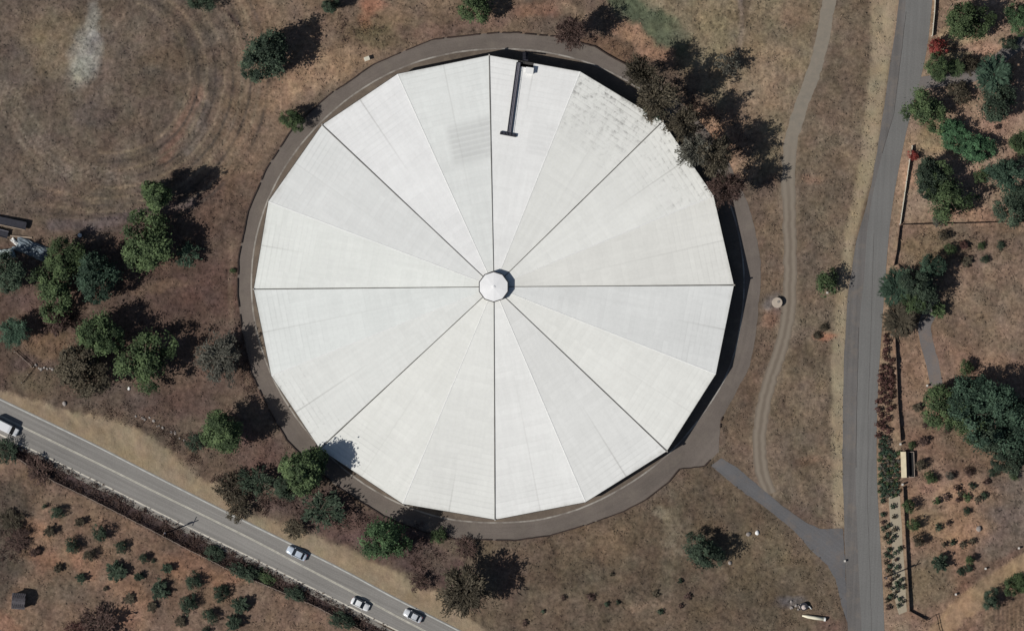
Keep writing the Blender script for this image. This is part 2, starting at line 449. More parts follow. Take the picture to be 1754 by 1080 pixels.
# west of the tank
blob(340, 500, 90, 50, (86, 65, 58), .75); blob(275, 490, 60, 8, (112, 88, 72), .6, -8); blob(50, 520, 60, 18, (92, 72, 66), .8); blob(300, 690, 70, 24, (88, 69, 62), .8)
blob(80, 590, 50, 22, (108, 84, 66), .8); blob(295, 580, 22, 12, (120, 96, 84), .7); blob(200, 680, 70, 22, (90, 76, 68), .8); blob(60, 660, 45, 28, (92, 78, 62), .7); blob(40, 620, 30, 14, (86, 68, 62), .7)
streak([(398, 420), (394, 520), (400, 580), (420, 650), (445, 690)], 4, (112, 92, 78), 3, .6, .3)
blob(430, 120, 40, 16, (110, 92, 78), .5); blob(420, 300, 30, 60, (110, 88, 72), .6)
# shoulder north of the highway
SHOULDER = [(-60, 640), (0, 670), (60, 690), (130, 710), (190, 714), (240, 735), (290, 772), (330, 815), (380, 840), (430, 880), (520, 902), (640, 955), (740, 1015), (800, 1058), (900, 1120), (900, 1160), (440, 915), (-60, 670)]
area(SHOULDER, (140, 120, 98), 5)
blob(265, 775, 60, 18, (140, 120, 98), .7, 28)
area([(430, 860), (560, 830), (640, 880), (740, 930), (800, 960), (820, 1050), (700, 980), (560, 910)], (86, 68, 62), 10)
blob(440, 780, 60, 40, (92, 70, 64), .7, 40); blob(600, 905, 40, 20, (92, 70, 65), .7); blob(750, 960, 30, 20, (96, 80, 70), .7); blob(880, 985, 30, 50, (100, 76, 66), .6)
# south field
blob(1010, 930, 70, 40, (114, 92, 74), .6); blob(1150, 930, 16, 90, (108, 95, 80), .55, 8); blob(960, 990, 90, 50, (94, 79, 66), .6); blob(1300, 940, 60, 40, (102, 88, 70), .5); blob(1330, 1000, 70, 50, (92, 80, 64), .5)
blob(1135, 880, 14, 12, (136, 122, 104), .6); blob(1355, 1030, 26, 12, (98, 90, 88), .8); blob(1110, 1040, 40, 8, (126, 103, 86), .5)
blob(1420, 1070, 26, 14, (112, 84, 72), .7)
# yards on the right
blob(1650, 65, 40, 18, (168, 142, 112), .75); blob(1690, 85, 36, 14, (164, 126, 106), .8); blob(1640, 100, 22, 10, (160, 142, 108), .7); blob(1600, 240, 40, 24, (150, 124, 94), .7); blob(1700, 215, 50, 30, (150, 116, 98), .6)
blob(1560, 300, 16, 30, (156, 124, 102), .7); blob(1660, 370, 70, 12, (148, 112, 92), .7); blob(1580, 430, 40, 34, (116, 96, 74), .7); blob(1690, 470, 60, 22, (126, 102, 86), .6)
blob(1700, 560, 60, 50, (120, 99, 83), .7); blob(1560, 620, 26, 50, (122, 96, 78), .6); blob(1590, 700, 40, 30, (132, 106, 88), .7); blob(1655, 770, 60, 30, (112, 92, 74), .7, 35)
blob(1640, 850, 70, 24, (154, 120, 98), .7); blob(1600, 900, 60, 30, (138, 112, 86), .6); blob(1660, 905, 40, 30, (156, 120, 95), .65); blob(1590, 1000, 50, 40, (108, 92, 74), .8); blob(1590, 825, 26, 16, (136, 104, 86), .6)
streak(DIRT_ROAD, 18, (146, 118, 93), 4, 1, .4)
streak([(1754, 940), (1690, 975), (1640, 1012)], 6, (98, 74, 62), 5, .6)
area([(1690, 1040), (1754, 1010), (1900, 980), (1900, 1200), (1660, 1200)], (104, 84, 70), 8)
for k in range(12):
    streak([(1686 + k * 7, 1046 - k * 2), (1690 + k * 7, 1130)], 1.6, (140, 112, 92), 1.4, .7, .15)
streak(TRACK, 15, (122, 104, 88), 7, .8, .5)
streak([(1573, 560), (1580, 610), (1590, 655)], 4, (146, 116, 92), 3, .6, .2)
# grain of the soil itself: patchy dry grass over bare earth
g1 = fbm(PX / 55, PY / 55, 21, 5, .6); g2 = fbm(PX / 14, PY / 14, 31, 4, .65); g3 = vnoise(PX / 4.2, PY / 4.2, 41)
g4 = vnoise(PX / 2.6 + fbm(PX / 20, PY / 20, 43) * 6, PY / 7.0, 42); g5 = vnoise(PX / 9.0, PY / 2.6 + fbm(PX / 20, PY / 20, 44) * 6, 45)
sm = np.minimum(sdf_poly(PX, PY, SHOULDER), sdf_poly(PX, PY, VERGE))
val = 1 + (g1 - .5) * .68 + (g2 - .5) * .36 + (g3 - .5) * .20 + (g4 - .5) * .30 + (g5 - .5) * .22
val = 1 + (val - 1) * (.35 + .65 * sstep(-4, 8, sm))
col *= val[..., None] * np.array([.94, 1.02, 1.06])
warm = (fbm(PX / 30, PY / 30, 51, 4, .6) - .5)
col[..., 0] *= 1 + warm * .15; col[..., 2] *= 1 - warm * .15
yl = (fbm(PX / 22, PY / 22, 61, 3) - .5); col[..., 1] *= 1 + yl * .12
col = np.clip(col, .01, .8)

# relief: gentle lumps, level under and beside the paving
paved = np.minimum.reduce([sdf_poly(PX, PY, ring_outer), sdf_poly(PX, PY, ROAD_L + ROAD_R[::-1]), sdf_poly(PX, PY, HW_U + HW_L[::-1]), sdf_poly(PX, PY, DRIVE),
                           sdf_line(PX, PY, TRACK) - 14, sdf_line(PX, PY, YARD_DRIVE) - 13, sdf_line(PX, PY, YARD_PATH) - 13, sdf_poly(PX, PY, [(1518, 840), (1546, 840), (1556, 1060), (1528, 1060)])])
lev = sstep(6, 22, paved)
relief = ((fbm(PX / 30, PY / 30, 71, 4) - .5) * .9 + (fbm(PX / 8, PY / 8, 81, 3, .6) - .5) * .28) * lev
dd = sdf_poly(PX, PY, ditch)
relief -= .55 * sstep(0, 14, -dd) * lev
GZ = relief
nxv, nyv = len(gx), len(gy)
idx = np.arange(nxv * nyv).reshape(nyv, nxv)
faces = np.stack([idx[:-1, :-1], idx[:-1, 1:], idx[1:, 1:], idx[1:, :-1]], -1).reshape(-1, 4)
verts = np.stack([GX, GY, GZ], -1).reshape(-1, 3)

def fast_mesh(name, v, f):
    me = bpy.data.meshes.new(name)
    v = np.ascontiguousarray(v, np.float32); f = np.ascontiguousarray(f, np.int32); k = f.shape[1]
    me.vertices.add(len(v)); me.vertices.foreach_set('co', v.ravel())
    me.loops.add(f.size); me.loops.foreach_set('vertex_index', f.ravel())
    me.polygons.add(len(f)); me.polygons.foreach_set('loop_start', np.arange(0, f.size, k, dtype=np.int32))
    me.update(calc_edges=True)
    return me

def ground_z(x, y):
    i = min(max(int(np.searchsorted(gx, x)) - 1, 0), nxv - 2); j = min(max(int(np.searchsorted(gy, y)) - 1, 0), nyv - 2)
    fx = (x - gx[i]) / (gx[i + 1] - gx[i]); fy = (y - gy[j]) / (gy[j + 1] - gy[j])
    return float((GZ[j, i] * (1 - fx) + GZ[j, i + 1] * fx) * (1 - fy) + (GZ[j + 1, i] * (1 - fx) + GZ[j + 1, i + 1] * fx) * fy)

gme = fast_mesh('ground', verts, faces)
at = gme.attributes.new('soil', 'FLOAT_COLOR', 'POINT')
at.data.foreach_set('color', np.concatenate([col.reshape(-1, 3), (.30 + .70 * sstep(-6, 6, np.minimum(sm, sdf_line(PX, PY, DIRT_ROAD) - 16))).reshape(-1, 1)], 1).astype(np.float32).ravel())
gme.polygons.foreach_set('use_smooth', np.ones(len(faces), bool))

gm, n, l, b = new_mat('dry_soil')
a = n.new('ShaderNodeAttribute'); a.attribute_name = 'soil'
geo = n.new('ShaderNodeNewGeometry')
n1 = N(n, 'ShaderNodeTexNoise', Scale=1.1, Detail=6.0, Roughness=.7); l.new(geo.outputs['Position'], n1.inputs['Vector'])
n2 = N(n, 'ShaderNodeTexNoise', Scale=0.55, Detail=8.0, Roughness=.75); l.new(geo.outputs['Position'], n2.inputs['Vector'])
n3 = N(n, 'ShaderNodeTexNoise', Scale=4.0, Detail=3.0, Roughness=.6); l.new(geo.outputs['Position'], n3.inputs['Vector'])
def grain(val_):
    s1 = N(n, 'ShaderNodeMath', operation='SUBTRACT'); l.new(val_, s1.inputs[0]); s1.inputs[1].default_value = 1.0
    s2 = N(n, 'ShaderNodeMath', operation='MULTIPLY_ADD'); l.new(s1.outputs[0], s2.inputs[0]); l.new(a.outputs['Alpha'], s2.inputs[1]); s2.inputs[2].default_value = 1.0
    return s2.outputs[0]
c = scalec(n, l, a.outputs['Color'], grain(rampv(n, l, n1.outputs['Fac'], .3, .7, .60, 1.42)))
c = scalec(n, l, c, grain(rampv(n, l, n3.outputs['Fac'], .25, .75, .80, 1.20)))
c = mixc(n, l, rampv(n, l, n2.outputs['Fac'], .64, .74, 0, .35), c, C(66, 56, 50))
l.new(c, b.inputs['Base Color']); b.inputs['Roughness'].default_value = .95; b.inputs['Specular IOR Level'].default_value = .1
bp = N(n, 'ShaderNodeBump', Strength=.55, Distance=.35); l.new(n1.outputs['Fac'], bp.inputs['Height']); l.new(bp.outputs[0], b.inputs['Normal'])
ground = link_mesh('ground', gme, gm)
tag(ground, 'dry brown earth and mown straw-coloured grass all around the tank', 'ground', kind='structure')

# ------------------------------------------------------------------ paving sheets
def resample(pts, step=8.0, closed=False):
    out = []
    pp = list(pts) + ([pts[0]] if closed else [])
    for (x0, y0), (x1, y1) in zip(pp[:-1], pp[1:]):
        k = max(1, int(math.hypot(x1 - x0, y1 - y0) / step))
        out += [(x0 + (x1 - x0) * i / k, y0 + (y1 - y0) * i / k) for i in range(k)]
    if not closed: out.append(pts[-1])
    return out

def smooth_line(pts, it=2):
    for _ in range(it):
        q = [pts[0]]
        for a_, b_ in zip(pts[:-1], pts[1:]):
            q += [(a_[0] * .75 + b_[0] * .25, a_[1] * .75 + b_[1] * .25), (a_[0] * .25 + b_[0] * .75, a_[1] * .25 + b_[1] * .75)]
        pts = q + [pts[-1]]
    return pts

def wiggle(pts, amp, seed):
    x = np.array([p[0] for p in pts]); y = np.array([p[1] for p in pts])
    dx = (fbm(x / 9, y / 9, seed, 3) - .5) * 2 * amp; dy = (fbm(x / 9, y / 9, seed + 50, 3) - .5) * 2 * amp
    return list(zip(x + dx, y + dy))

def sheet(name, poly, z, mat, label, cat='road', amp=0.0, seed=1, kind='structure'):
    poly = resample(poly, 5.0, True)
    if amp: poly = wiggle(poly, amp, seed)
    v = [(*P(x, y), z) for x, y in poly]
    bm = bmesh.new()
    f = bm.faces.new([bm.verts.new(q) for q in v])
    bm.normal_update()
    if f.normal.z < 0: f.normal_flip()
    bmesh.ops.triangulate(bm, faces=bm.faces)
    me = bpy.data.meshes.new(name); bm.to_mesh(me); bm.free()
    o = link_mesh(name, me, mat)
    return tag(o, label, cat, kind=kind)

def band(name, left, right, z, mat, label=None, cat='road', amp=0.0, parent=None):
    """strip between two lines given point by point, uv: u across, v along"""
    if amp: left = wiggle(left, amp, 3); right = wiggle(right, amp, 11)
    v = []; f = []
    k = 7
    for (a_, b_) in zip(left, right):
        for j in range(k):
            t = j / (k - 1); v.append((*P(a_[0] + (b_[0] - a_[0]) * t, a_[1] + (b_[1] - a_[1]) * t), z))
    for i in range(len(left) - 1):
        for j in range(k - 1):
            f.append((i * k + j, i * k + j + 1, (i + 1) * k + j + 1, (i + 1) * k + j))
    me = bpy.data.meshes.new(name); me.from_pydata(v, [], f)
    uv = me.uv_layers.new(name='UVMap')
    uvs = []
    for fi in f:
        for vi in fi: uvs += [(vi % k) / (k - 1), (vi // k)]
    uv.data.foreach_set('uv', uvs)
    me.update()
    if me.polygons[0].normal.z < 0: me.flip_normals()
    o = link_mesh(name, me, mat, parent)
    if label: tag(o, label, cat, kind='structure')
    return o

def ribbon(name, line, half, z, mat, label=None, cat='road', amp=0.0):
    line = resample(smooth_line(line), 4.0)
    L, R = [], []
    for i, p in enumerate(line):
        a_ = line[max(0, i - 1)]; b_ = line[min(len(line) - 1, i + 1)]
        d = math.hypot(b_[0] - a_[0], b_[1] - a_[1]) or 1
        nx_, ny_ = -(b_[1] - a_[1]) / d, (b_[0] - a_[0]) / d
        h_ = half(p) if callable(half) else half
        L.append((p[0] + nx_ * h_, p[1] + ny_ * h_)); R.append((p[0] - nx_ * h_, p[1] - ny_ * h_))
    return band(name, L, R, z, mat, label, cat, amp)

M['asphalt_ring'] = asphalt('asphalt_ring', C(100, 92, 86), 0, .10, .18, C(114, 106, 97), P(846, 491))
M['asphalt_road'] = asphalt('asphalt_road', C(105, 104, 102), rad(87), .10, .08)
M['asphalt_old'] = asphalt('asphalt_old', C(97, 94, 92), rad(87), .18, .12, C(118, 108, 98))
HW_ANG = -math.atan2(218, 440)
M['asphalt_highway'] = asphalt('asphalt_highway', C(125, 122, 118), HW_ANG, .26, .08)
M['asphalt_drive'] = asphalt('asphalt_drive', C(92, 91, 92), rad(-38), .12, .15, C(112, 100, 90))
M['asphalt_yard'] = asphalt('asphalt_yard', C(104, 99, 97), 0, .03, .15, C(124, 106, 92))
M['pale_gravel'] = asphalt('pale_gravel', C(152, 142, 124), rad(90), .05, .12)
M['apron_soil'] = asphalt('apron_soil', C(96, 86, 77), 0, .05, .3, C(124, 112, 98))
M['line_white'] = simple('line_white', C(170, 170, 165), .7, .25, .8)
M['line_yellow'] = simple('line_yellow', C(172, 168, 156), .7, .25, .8)
M['line_edge'] = simple('line_edge', C(186, 180, 168), .8, .2, .5)
M['bitumen'] = simple('bitumen', C(76, 72, 70), .8, .3, .8)
M['kerb_dark'] = simple('kerb_dark', C(58, 48, 44), .9, .4, .5)

# dirt track: two wheel lines, stony grey in the north
tm, n, l, b = new_mat('track_dirt')
geo = n.new('ShaderNodeNewGeometry'); uvn = n.new('ShaderNodeUVMap'); sx = n.new('ShaderNodeSeparateXYZ'); sp = n.new('ShaderNodeSeparateXYZ')
l.new(uvn.outputs[0], sx.inputs[0]); l.new(geo.outputs['Position'], sp.inputs[0])
nz = N(n, 'ShaderNodeTexNoise', Scale=.6, Detail=7.0, Roughness=.7); l.new(geo.outputs['Position'], nz.inputs['Vector'])
mt = N(n, 'ShaderNodeMath', operation='MULTIPLY'); l.new(sx.outputs[0], mt.inputs[0]); mt.inputs[1].default_value = 4 * math.pi
cs = N(n, 'ShaderNodeMath', operation='COSINE'); l.new(mt.outputs[0], cs.inputs[0])
ad = N(n, 'ShaderNodeMath', operation='MULTIPLY_ADD'); l.new(nz.outputs['Fac'], ad.inputs[0]); ad.inputs[1].default_value = 2.2; l.new(cs.outputs[0], ad.inputs[2])
two = mixc(n, l, rampv(n, l, ad.outputs[0], .3, 2.0), C(124, 114, 102), C(108, 98, 87))
grey = mixc(n, l, rampv(n, l, nz.outputs['Fac'], .35, .65), C(118, 112, 102), C(130, 121, 109))
c = mixc(n, l, rampv(n, l, sp.outputs[1], 22, 44), two, grey)
l.new(c, b.inputs['Base Color']); b.inputs['Roughness'].default_value = .95
ribbon('dirt_track', TRACK, 11.5, .016, tm, 'pale two-rut dirt track winding between the tank and the road', 'track', 2.6)

sheet('ring_road', ring_outer, .024, M['asphalt_ring'], 'weathered grey asphalt service road circling the round tank', 'road', 1.7, 4)
roadL, roadS, roadR = resample(ROAD_L, 10), None, None
def densify(a_, k=8):
    out = []
    for p, q in zip(a_[:-1], a_[1:]): out += [(p[0] + (q[0] - p[0]) * i / k, p[1] + (q[1] - p[1]) * i / k) for i in range(k)]
    return out + [a_[-1]]
rl, rs, rr_ = (smooth_line(ROAD_L), smooth_line(SEAM), smooth_line(ROAD_R))
rl2 = wiggle(rl, 1.6, 7)
band('road', rs, rr_, .024, M['asphalt_road'], 'smooth grey asphalt road running down the right side', 'road')
band('road_shoulder', rl2, rs, .020, M['asphalt_old'], 'older purplish asphalt strip along the left edge of the road', 'road')
sheet('driveway', DRIVE, .030, M['asphalt_drive'], 'blue grey asphalt driveway joining the ring road to the road', 'driveway', 1.4, 9)
ribbon('yard_driveway', YARD_DRIVE, 11, .018, M['asphalt_yard'], 'grey driveway entering the upper right garden from the road', 'driveway', 1.6)
ribbon('garden_path', YARD_PATH, 11, .018, M['asphalt_yard'], 'short grey paved path behind the gate on the right', 'path', 1.0)
sheet('gravel_strip', [(1522, 851), (1541, 845), (1550, 988), (1553, 1046), (1540, 1052), (1528, 1010), (1528, 940)], .014, M['pale_gravel'], 'pale concrete strip between roadside shrubs and the plank fence', 'verge', .8, 12)

hu, hy, hl = smooth_line(HW_U), smooth_line(HW_Y), smooth_line(HW_L)
def off(line, dy): return [(p[0], p[1] + dy) for p in line]
band('highway', off(hu, -3), off(hy, 0), .024, M['asphalt_highway'], 'upper lane of the two-lane highway crossing the lower left corner', 'road')
band('highway_lane', hy, off(hl, 4), .0238, M['asphalt_highway'], 'lower lane of the two-lane highway, with dark tyre streaks', 'road')
band('concrete_shoulder', off(hl, 4), wiggle(off(hl, 12), 1.5, 5), .022, M['concrete_dull'], 'narrow pale concrete shoulder between the highway and the ditch', 'shoulder')
def seam(line, half, label):
    ribbon('sealed_seam', wiggle(resample(line, 6), .8, 21), half, .0285, M['bitumen'], label, 'road seam')
seam([(1471, 560), (1469, 640), (1467, 720), (1466, 800)], .55, 'thin dark sealed seam along the lower part of the road')
seam([(1552, 20), (1543, 100), (1531, 195), (1511, 262)], .5, 'thin dark sealed seam along the upper part of the road')
seam([(1497, 400), (1492, 560), (1487, 700), (1486, 860), (1491, 1000), (1493, 1090)], .28, 'hairline seam down the middle of the road')
def mark(name, line, dy, half, mat, label):
    o = band(name, off(line, dy - half), off(line, dy + half), .031, mat, label, 'road marking')
mark('edge_line', hu, 0, 1.1, M['line_white'], 'worn white line along the upper edge of the highway')
mark('centre_line', hy, -1.0, .7, M['line_yellow'], 'upper stripe of the pale yellow double centre line')
mark('centre_line', hy, 1.0, .7, M['line_yellow'], 'lower stripe of the pale yellow double centre line')
mark('edge_line', hl, 0, 1.3, M['line_edge'], 'broad pale line along the lower edge of the highway')

# apron between gutter and tank, gutter ring, outer berm
def scale_ring(ring, dr):
    out = []
    for x, y in ring:
        d = math.hypot(x - CX, y - CY); out.append((CX + (x - CX) * (d + dr) / d, CY + (y - CY) * (d + dr) / d))
    return out
sheet('tank_apron', scale_ring(gutter_out, -1.5), .034, M['apron_soil'], 'strip of dusty ground between the tank wall and its ring road', 'ground', 1.0, 15)
def ring_band(name, ring, w, z0, z1, mat, label, cat, kind='structure', gaps=()):
    n_ = len(ring); v = []; f = []
    inner = scale_ring(ring, -w / 2); outer = scale_ring(ring, w / 2)
    for a_, b_ in zip(inner, outer):
        v += [(*P(*a_), z0), (*P(*a_), z1), (*P(*b_), z1), (*P(*b_), z0)]
    for i in range(n_):
        j = (i + 1) % n_
        if any(g0 <= i <= g1 for g0, g1 in gaps): continue
        for k in range(3): f.append((i * 4 + k, j * 4 + k, j * 4 + k + 1, i * 4 + k + 1))
    o = mesh_obj(name, v, f, mat)
    return tag(o, label, cat, kind=kind)
ring_band('gutter', wiggle(scale_ring(gutter_out, 0), .5, 33), 2.6, .0, .055, M['dusty_concrete'], 'pale concrete gutter ring at the inner edge of the ring road', 'gutter')
berm = resample(OUT_PTS, 6, True)
ring_band('berm', wiggle(berm, .9, 44), 2.0, .0, .30, M['kerb_dark'], 'low dark kerb along the outer edge of the ring road', 'kerb',
          gaps=[(i, i) for i, p in enumerate(berm) if (p[0] > 1215 and 735 < p[1] < 800) or (p[0] > 1240) or (p[0] > 1080 and p[1] < 330) or random.random() < .10])

# ------------------------------------------------------------------ the tank
RV = [(838, 95), (994, 123), (1135, 208), (1222, 335), (1257, 488), (1226, 640), (1142, 772), (1003, 859), (848, 889), (690, 862), (548, 768), (465, 643), (435, 495), (460, 345), (552, 214), (681, 127)]
EAVE, APEX = 3.8, 5.3
tank = empty('water_tank', (*P(CX, CY), 0.0))
tag(tank, 'huge round water tank with a white sixteen-sided sheet roof', 'water tank')
TX, TY = P(CX, CY)
def tl(px, py, z):                       # photograph pixel -> tank coordinates
    x, y = P(px, py, z); return Vector((x - TX, y - TY, z))
EV = [tl(x, y, EAVE) for x, y in RV]
AP = tl(846, 491, APEX); AP.z = APEX
# wall and dark strip round the eave
v = []; f = []
for e in EV:
    d = Vector((e.x, e.y, 0)); k = (d.length - .45) / d.length
    v += [(e.x * k, e.y * k, -.4), (e.x * k, e.y * k, EAVE - .12)]
for i in range(16):
    j = (i + 1) % 16; f.append((2 * i, 2 * j, 2 * j + 1, 2 * i + 1))
mesh_obj('wall', v, f, M['tank_wall'], tank)
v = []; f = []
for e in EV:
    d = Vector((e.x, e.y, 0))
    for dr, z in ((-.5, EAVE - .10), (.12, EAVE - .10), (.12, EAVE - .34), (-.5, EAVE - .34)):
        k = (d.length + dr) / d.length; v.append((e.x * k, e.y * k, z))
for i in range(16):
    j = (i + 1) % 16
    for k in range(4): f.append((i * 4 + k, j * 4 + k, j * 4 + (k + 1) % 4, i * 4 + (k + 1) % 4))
mesh_obj('eave_strip', v, f, M['edge_dark'], tank)

def roof_mat(i, tone, stain, band_):
    m, n, l, b = new_mat('roof_sheet')
    uv = n.new('ShaderNodeUVMap'); s = n.new('ShaderNodeSeparateXYZ'); l.new(uv.outputs[0], s.inputs[0])
    U, V = s.outputs[0], s.outputs[1]
    off_ = n.new('ShaderNodeVectorMath'); off_.operation = 'ADD'; off_.inputs[1].default_value = (i * 91.3, i * 37.7, 0); l.new(uv.outputs[0], off_.inputs[0])
    # sheet laps: thin lines across the slope, fading in and out
    fr = N(n, 'ShaderNodeMath', operation='MULTIPLY'); l.new(V, fr.inputs[0]); fr.inputs[1].default_value = 1 / 1.22
    frc = N(n, 'ShaderNodeMath', operation='FRACT'); l.new(fr.outputs[0], frc.inputs[0])
    pat = N(n, 'ShaderNodeTexNoise', Scale=.09, Detail=4.0, Roughness=.6); l.new(off_.outputs[0], pat.inputs['Vector'])
    lap = rampv(n, l, frc.outputs[0], .0, .3, 1, 0)
    eave_w = rampv(n, l, V, 0, 17, 1.5 + 1.3 * stain, .3)
    lapw = N(n, 'ShaderNodeMath', operation='MULTIPLY'); l.new(lap, lapw.inputs[0]); l.new(rampv(n, l, pat.outputs['Fac'], .40, .62, 0.02, .26), lapw.inputs[1])
    lapw2 = N(n, 'ShaderNodeMath', operation='MULTIPLY'); l.new(lapw.outputs[0], lapw2.inputs[0]); l.new(eave_w, lapw2.inputs[1])
    base = tuple(min(.84, t) for t in C(*(m0 + (q + 4 - m0) * .8 for q, m0 in zip(tone, (220, 217, 209)))))
    dirt = tuple(x * .66 for x in base)
    c = mixc(n, l, lapw2.outputs[0], base, dirt)
    # broad weathering and fall-line streaks
    big = N(n, 'ShaderNodeTexNoise', Scale=.05, Detail=5.0, Roughness=.6); l.new(off_.outputs[0], big.inputs['Vector'])
    c = scalec(n, l, c, rampv(n, l, big.outputs['Fac'], .3, .7, .945, 1.035))
    mp = N(n, 'ShaderNodeMapping'); mp.inputs['Scale'].default_value = (.9, .05, 1); l.new(off_.outputs[0], mp.inputs['Vector'])
    stn = N(n, 'ShaderNodeTexNoise', Scale=1.0, Detail=3.0); l.new(mp.outputs[0], stn.inputs['Vector'])
    c = scalec(n, l, c, rampv(n, l, stn.outputs['Fac'], .3, .7, .97, 1.025))
    fine = N(n, 'ShaderNodeTexNoise', Scale=1.4, Detail=4.0, Roughness=.7); l.new(off_.outputs[0], fine.inputs['Vector'])
    c = scalec(n, l, c, rampv(n, l, fine.outputs['Fac'], .3, .7, .965, 1.03))
    cu = N(n, 'ShaderNodeMath', operation='FLOOR'); du = N(n, 'ShaderNodeMath', operation='DIVIDE'); du.inputs[1].default_value = 5.3; l.new(U, du.inputs[0]); l.new(du.outputs[0], cu.inputs[0])
    cv = N(n, 'ShaderNodeMath', operation='FLOOR'); l.new(fr.outputs[0], cv.inputs[0])
    cx = n.new('ShaderNodeCombineXYZ'); l.new(cu.outputs[0], cx.inputs[0]); l.new(cv.outputs[0], cx.inputs[1]); cx.inputs[2].default_value = i
    wn = n.new('ShaderNodeTexWhiteNoise'); l.new(cx.outputs[0], wn.inputs['Vector'])
    c = scalec(n, l, c, rampv(n, l, wn.outputs['Value'], 0, 1, .972, 1.018))
    mp3 = N(n, 'ShaderNodeMapping'); mp3.inputs['Scale'].default_value = (1.6, .16, 1); l.new(off_.outputs[0], mp3.inputs['Vector'])
    dr = N(n, 'ShaderNodeTexNoise', Scale=.8, Detail=6.0, Roughness=.75); l.new(mp3.outputs[0], dr.inputs['Vector'])
    c = mixc(n, l, rampv(n, l, dr.outputs['Fac'], .63, .78, 0, .22), c, (.36, .34, .29))
    # joint down the middle of the facet, dirtiest at the eave
    ab = N(n, 'ShaderNodeMath', operation='ABSOLUTE'); l.new(U, ab.inputs[0])
    jo = N(n, 'ShaderNodeMath', operation='MULTIPLY'); l.new(rampv(n, l, ab.outputs[0], .08, .24, 1, 0), jo.inputs[0]); l.new(rampv(n, l, V, 0, (12, 34, 22, 40)[i % 4], (.30, .2, .42, .12)[(i * 7) % 4], .0), jo.inputs[1])
    c = mixc(n, l, jo.outputs[0], c, (.30, .29, .27))
    # spots of lichen and dropped leaves by the eave
    sp1 = N(n, 'ShaderNodeTexNoise', Scale=.62, Detail=6.0, Roughness=.72); l.new(off_.outputs[0], sp1.inputs['Vector'])
    spw = N(n, 'ShaderNodeMath', operation='MULTIPLY'); l.new(rampv(n, l, sp1.outputs['Fac'], .60 - .11 * stain, .74 - .08 * stain), spw.inputs[0])
    lm = N(n, 'ShaderNodeMath', operation='MULTIPLY'); l.new(rampv(n, l, V, 0, 5 + 13 * stain, .25 + .75 * stain, 0), lm.inputs[0]); l.new(rampv(n, l, frc.outputs[0], 0, .75, 1, .35), lm.inputs[1]); l.new(lm.outputs[0], spw.inputs[1])
    c = mixc(n, l, spw.outputs[0], c, (.16, .155, .15))
    eg = N(n, 'ShaderNodeMath', operation='MULTIPLY'); l.new(rampv(n, l, V, .05, .9, .3, 0), eg.inputs[0]); l.new(rampv(n, l, sp1.outputs['Fac'], .35, .6), eg.inputs[1])
    c = mixc(n, l, eg.outputs[0], c, (.33, .31, .27))
    if band_:
        b1 = N(n, 'ShaderNodeMath', operation='MULTIPLY'); l.new(rampv(n, l, V, band_[0] - 2, band_[0]), b1.inputs[0]); l.new(rampv(n, l, V, band_[1], band_[1] + 2, 1, 0), b1.inputs[1])
        b2 = N(n, 'ShaderNodeMath', operation='MULTIPLY'); l.new(b1.outputs[0], b2.inputs[0]); l.new(rampv(n, l, frc.outputs[0], .1, .5, .15 if i else .05, .36 if i else .15), b2.inputs[1])
        b3 = N(n, 'ShaderNodeMath', operation='MULTIPLY'); l.new(b2.outputs[0], b3.inputs[0]); l.new(rampv(n, l, U, band_[2] - 1.5, band_[2]), b3.inputs[1])
        c = mixc(n, l, b3.outputs[0], c, (.42, .42, .41))
    l.new(c, b.inputs['Base Color']); b.inputs['Roughness'].default_value = .7; b.inputs['Specular IOR Level'].default_value = .15
    bmp = N(n, 'ShaderNodeBump', Strength=.06, Distance=.04); l.new(frc.outputs[0], bmp.inputs['Height']); l.new(bmp.outputs[0], b.inputs['Normal'])
    return m

TONE = [(221, 221, 217), (209, 210, 206), (214, 215, 211), (208, 208, 203), (204, 206, 205), (218, 218, 213), (207, 208, 206), (221, 220, 216),
        (211, 212, 208), (214, 215, 210), (208, 210, 207), (207, 211, 209), (211, 214, 210), (206, 208, 207), (220, 221, 218), (209, 212, 210)]
STAIN = [.12, 1.0, .75, .2, .08, .05, .12, .05, .1, .25, .45, .12, .1, .1, .12, .1]
for i in range(16):
    a_, b_ = EV[i], EV[(i + 1) % 16]
    poly = [a_, b_, AP]
    if i == 0:                            # the notch where the stair comes up
        e = (b_ - a_)
        def on(t, inn):
            p = a_ + e * t; return p + (AP - p).normalized() * inn
        poly = [a_, on(.315, 0), on(.315, 1.25), on(.49, 1.25), on(.49, 0), b_, AP]
    e = (b_ - a_).normalized(); mid = (a_ + b_) / 2
    inn = (AP - mid).normalized()
    me = bpy.data.meshes.new('roof_panel')
    low = [p + Vector((0, 0, -.07)) for p in poly]
    k = len(poly)
    fs = [tuple(range(k))] + [(j, j + k, (j + 1) % k + k, (j + 1) % k) for j in range(k - 2 if i else k - 2)]
    me.from_pydata([tuple(p) for p in poly + low], [], fs)
    me.update()
    if me.polygons[0].normal.z < 0: me.flip_normals()
    uv = me.uv_layers.new(name='UVMap')
    for lp in me.loops:
        p = Vector(me.vertices[lp.vertex_index].co) - mid
        uv.data[lp.index].uv = (p.dot(e), p.dot(inn))
    link_mesh('roof_panel', me, roof_mat(i, TONE[i], STAIN[i], {15: (15, 22, -1.5), 0: (13.5, 20, 2.5)}.get(i)), tank)
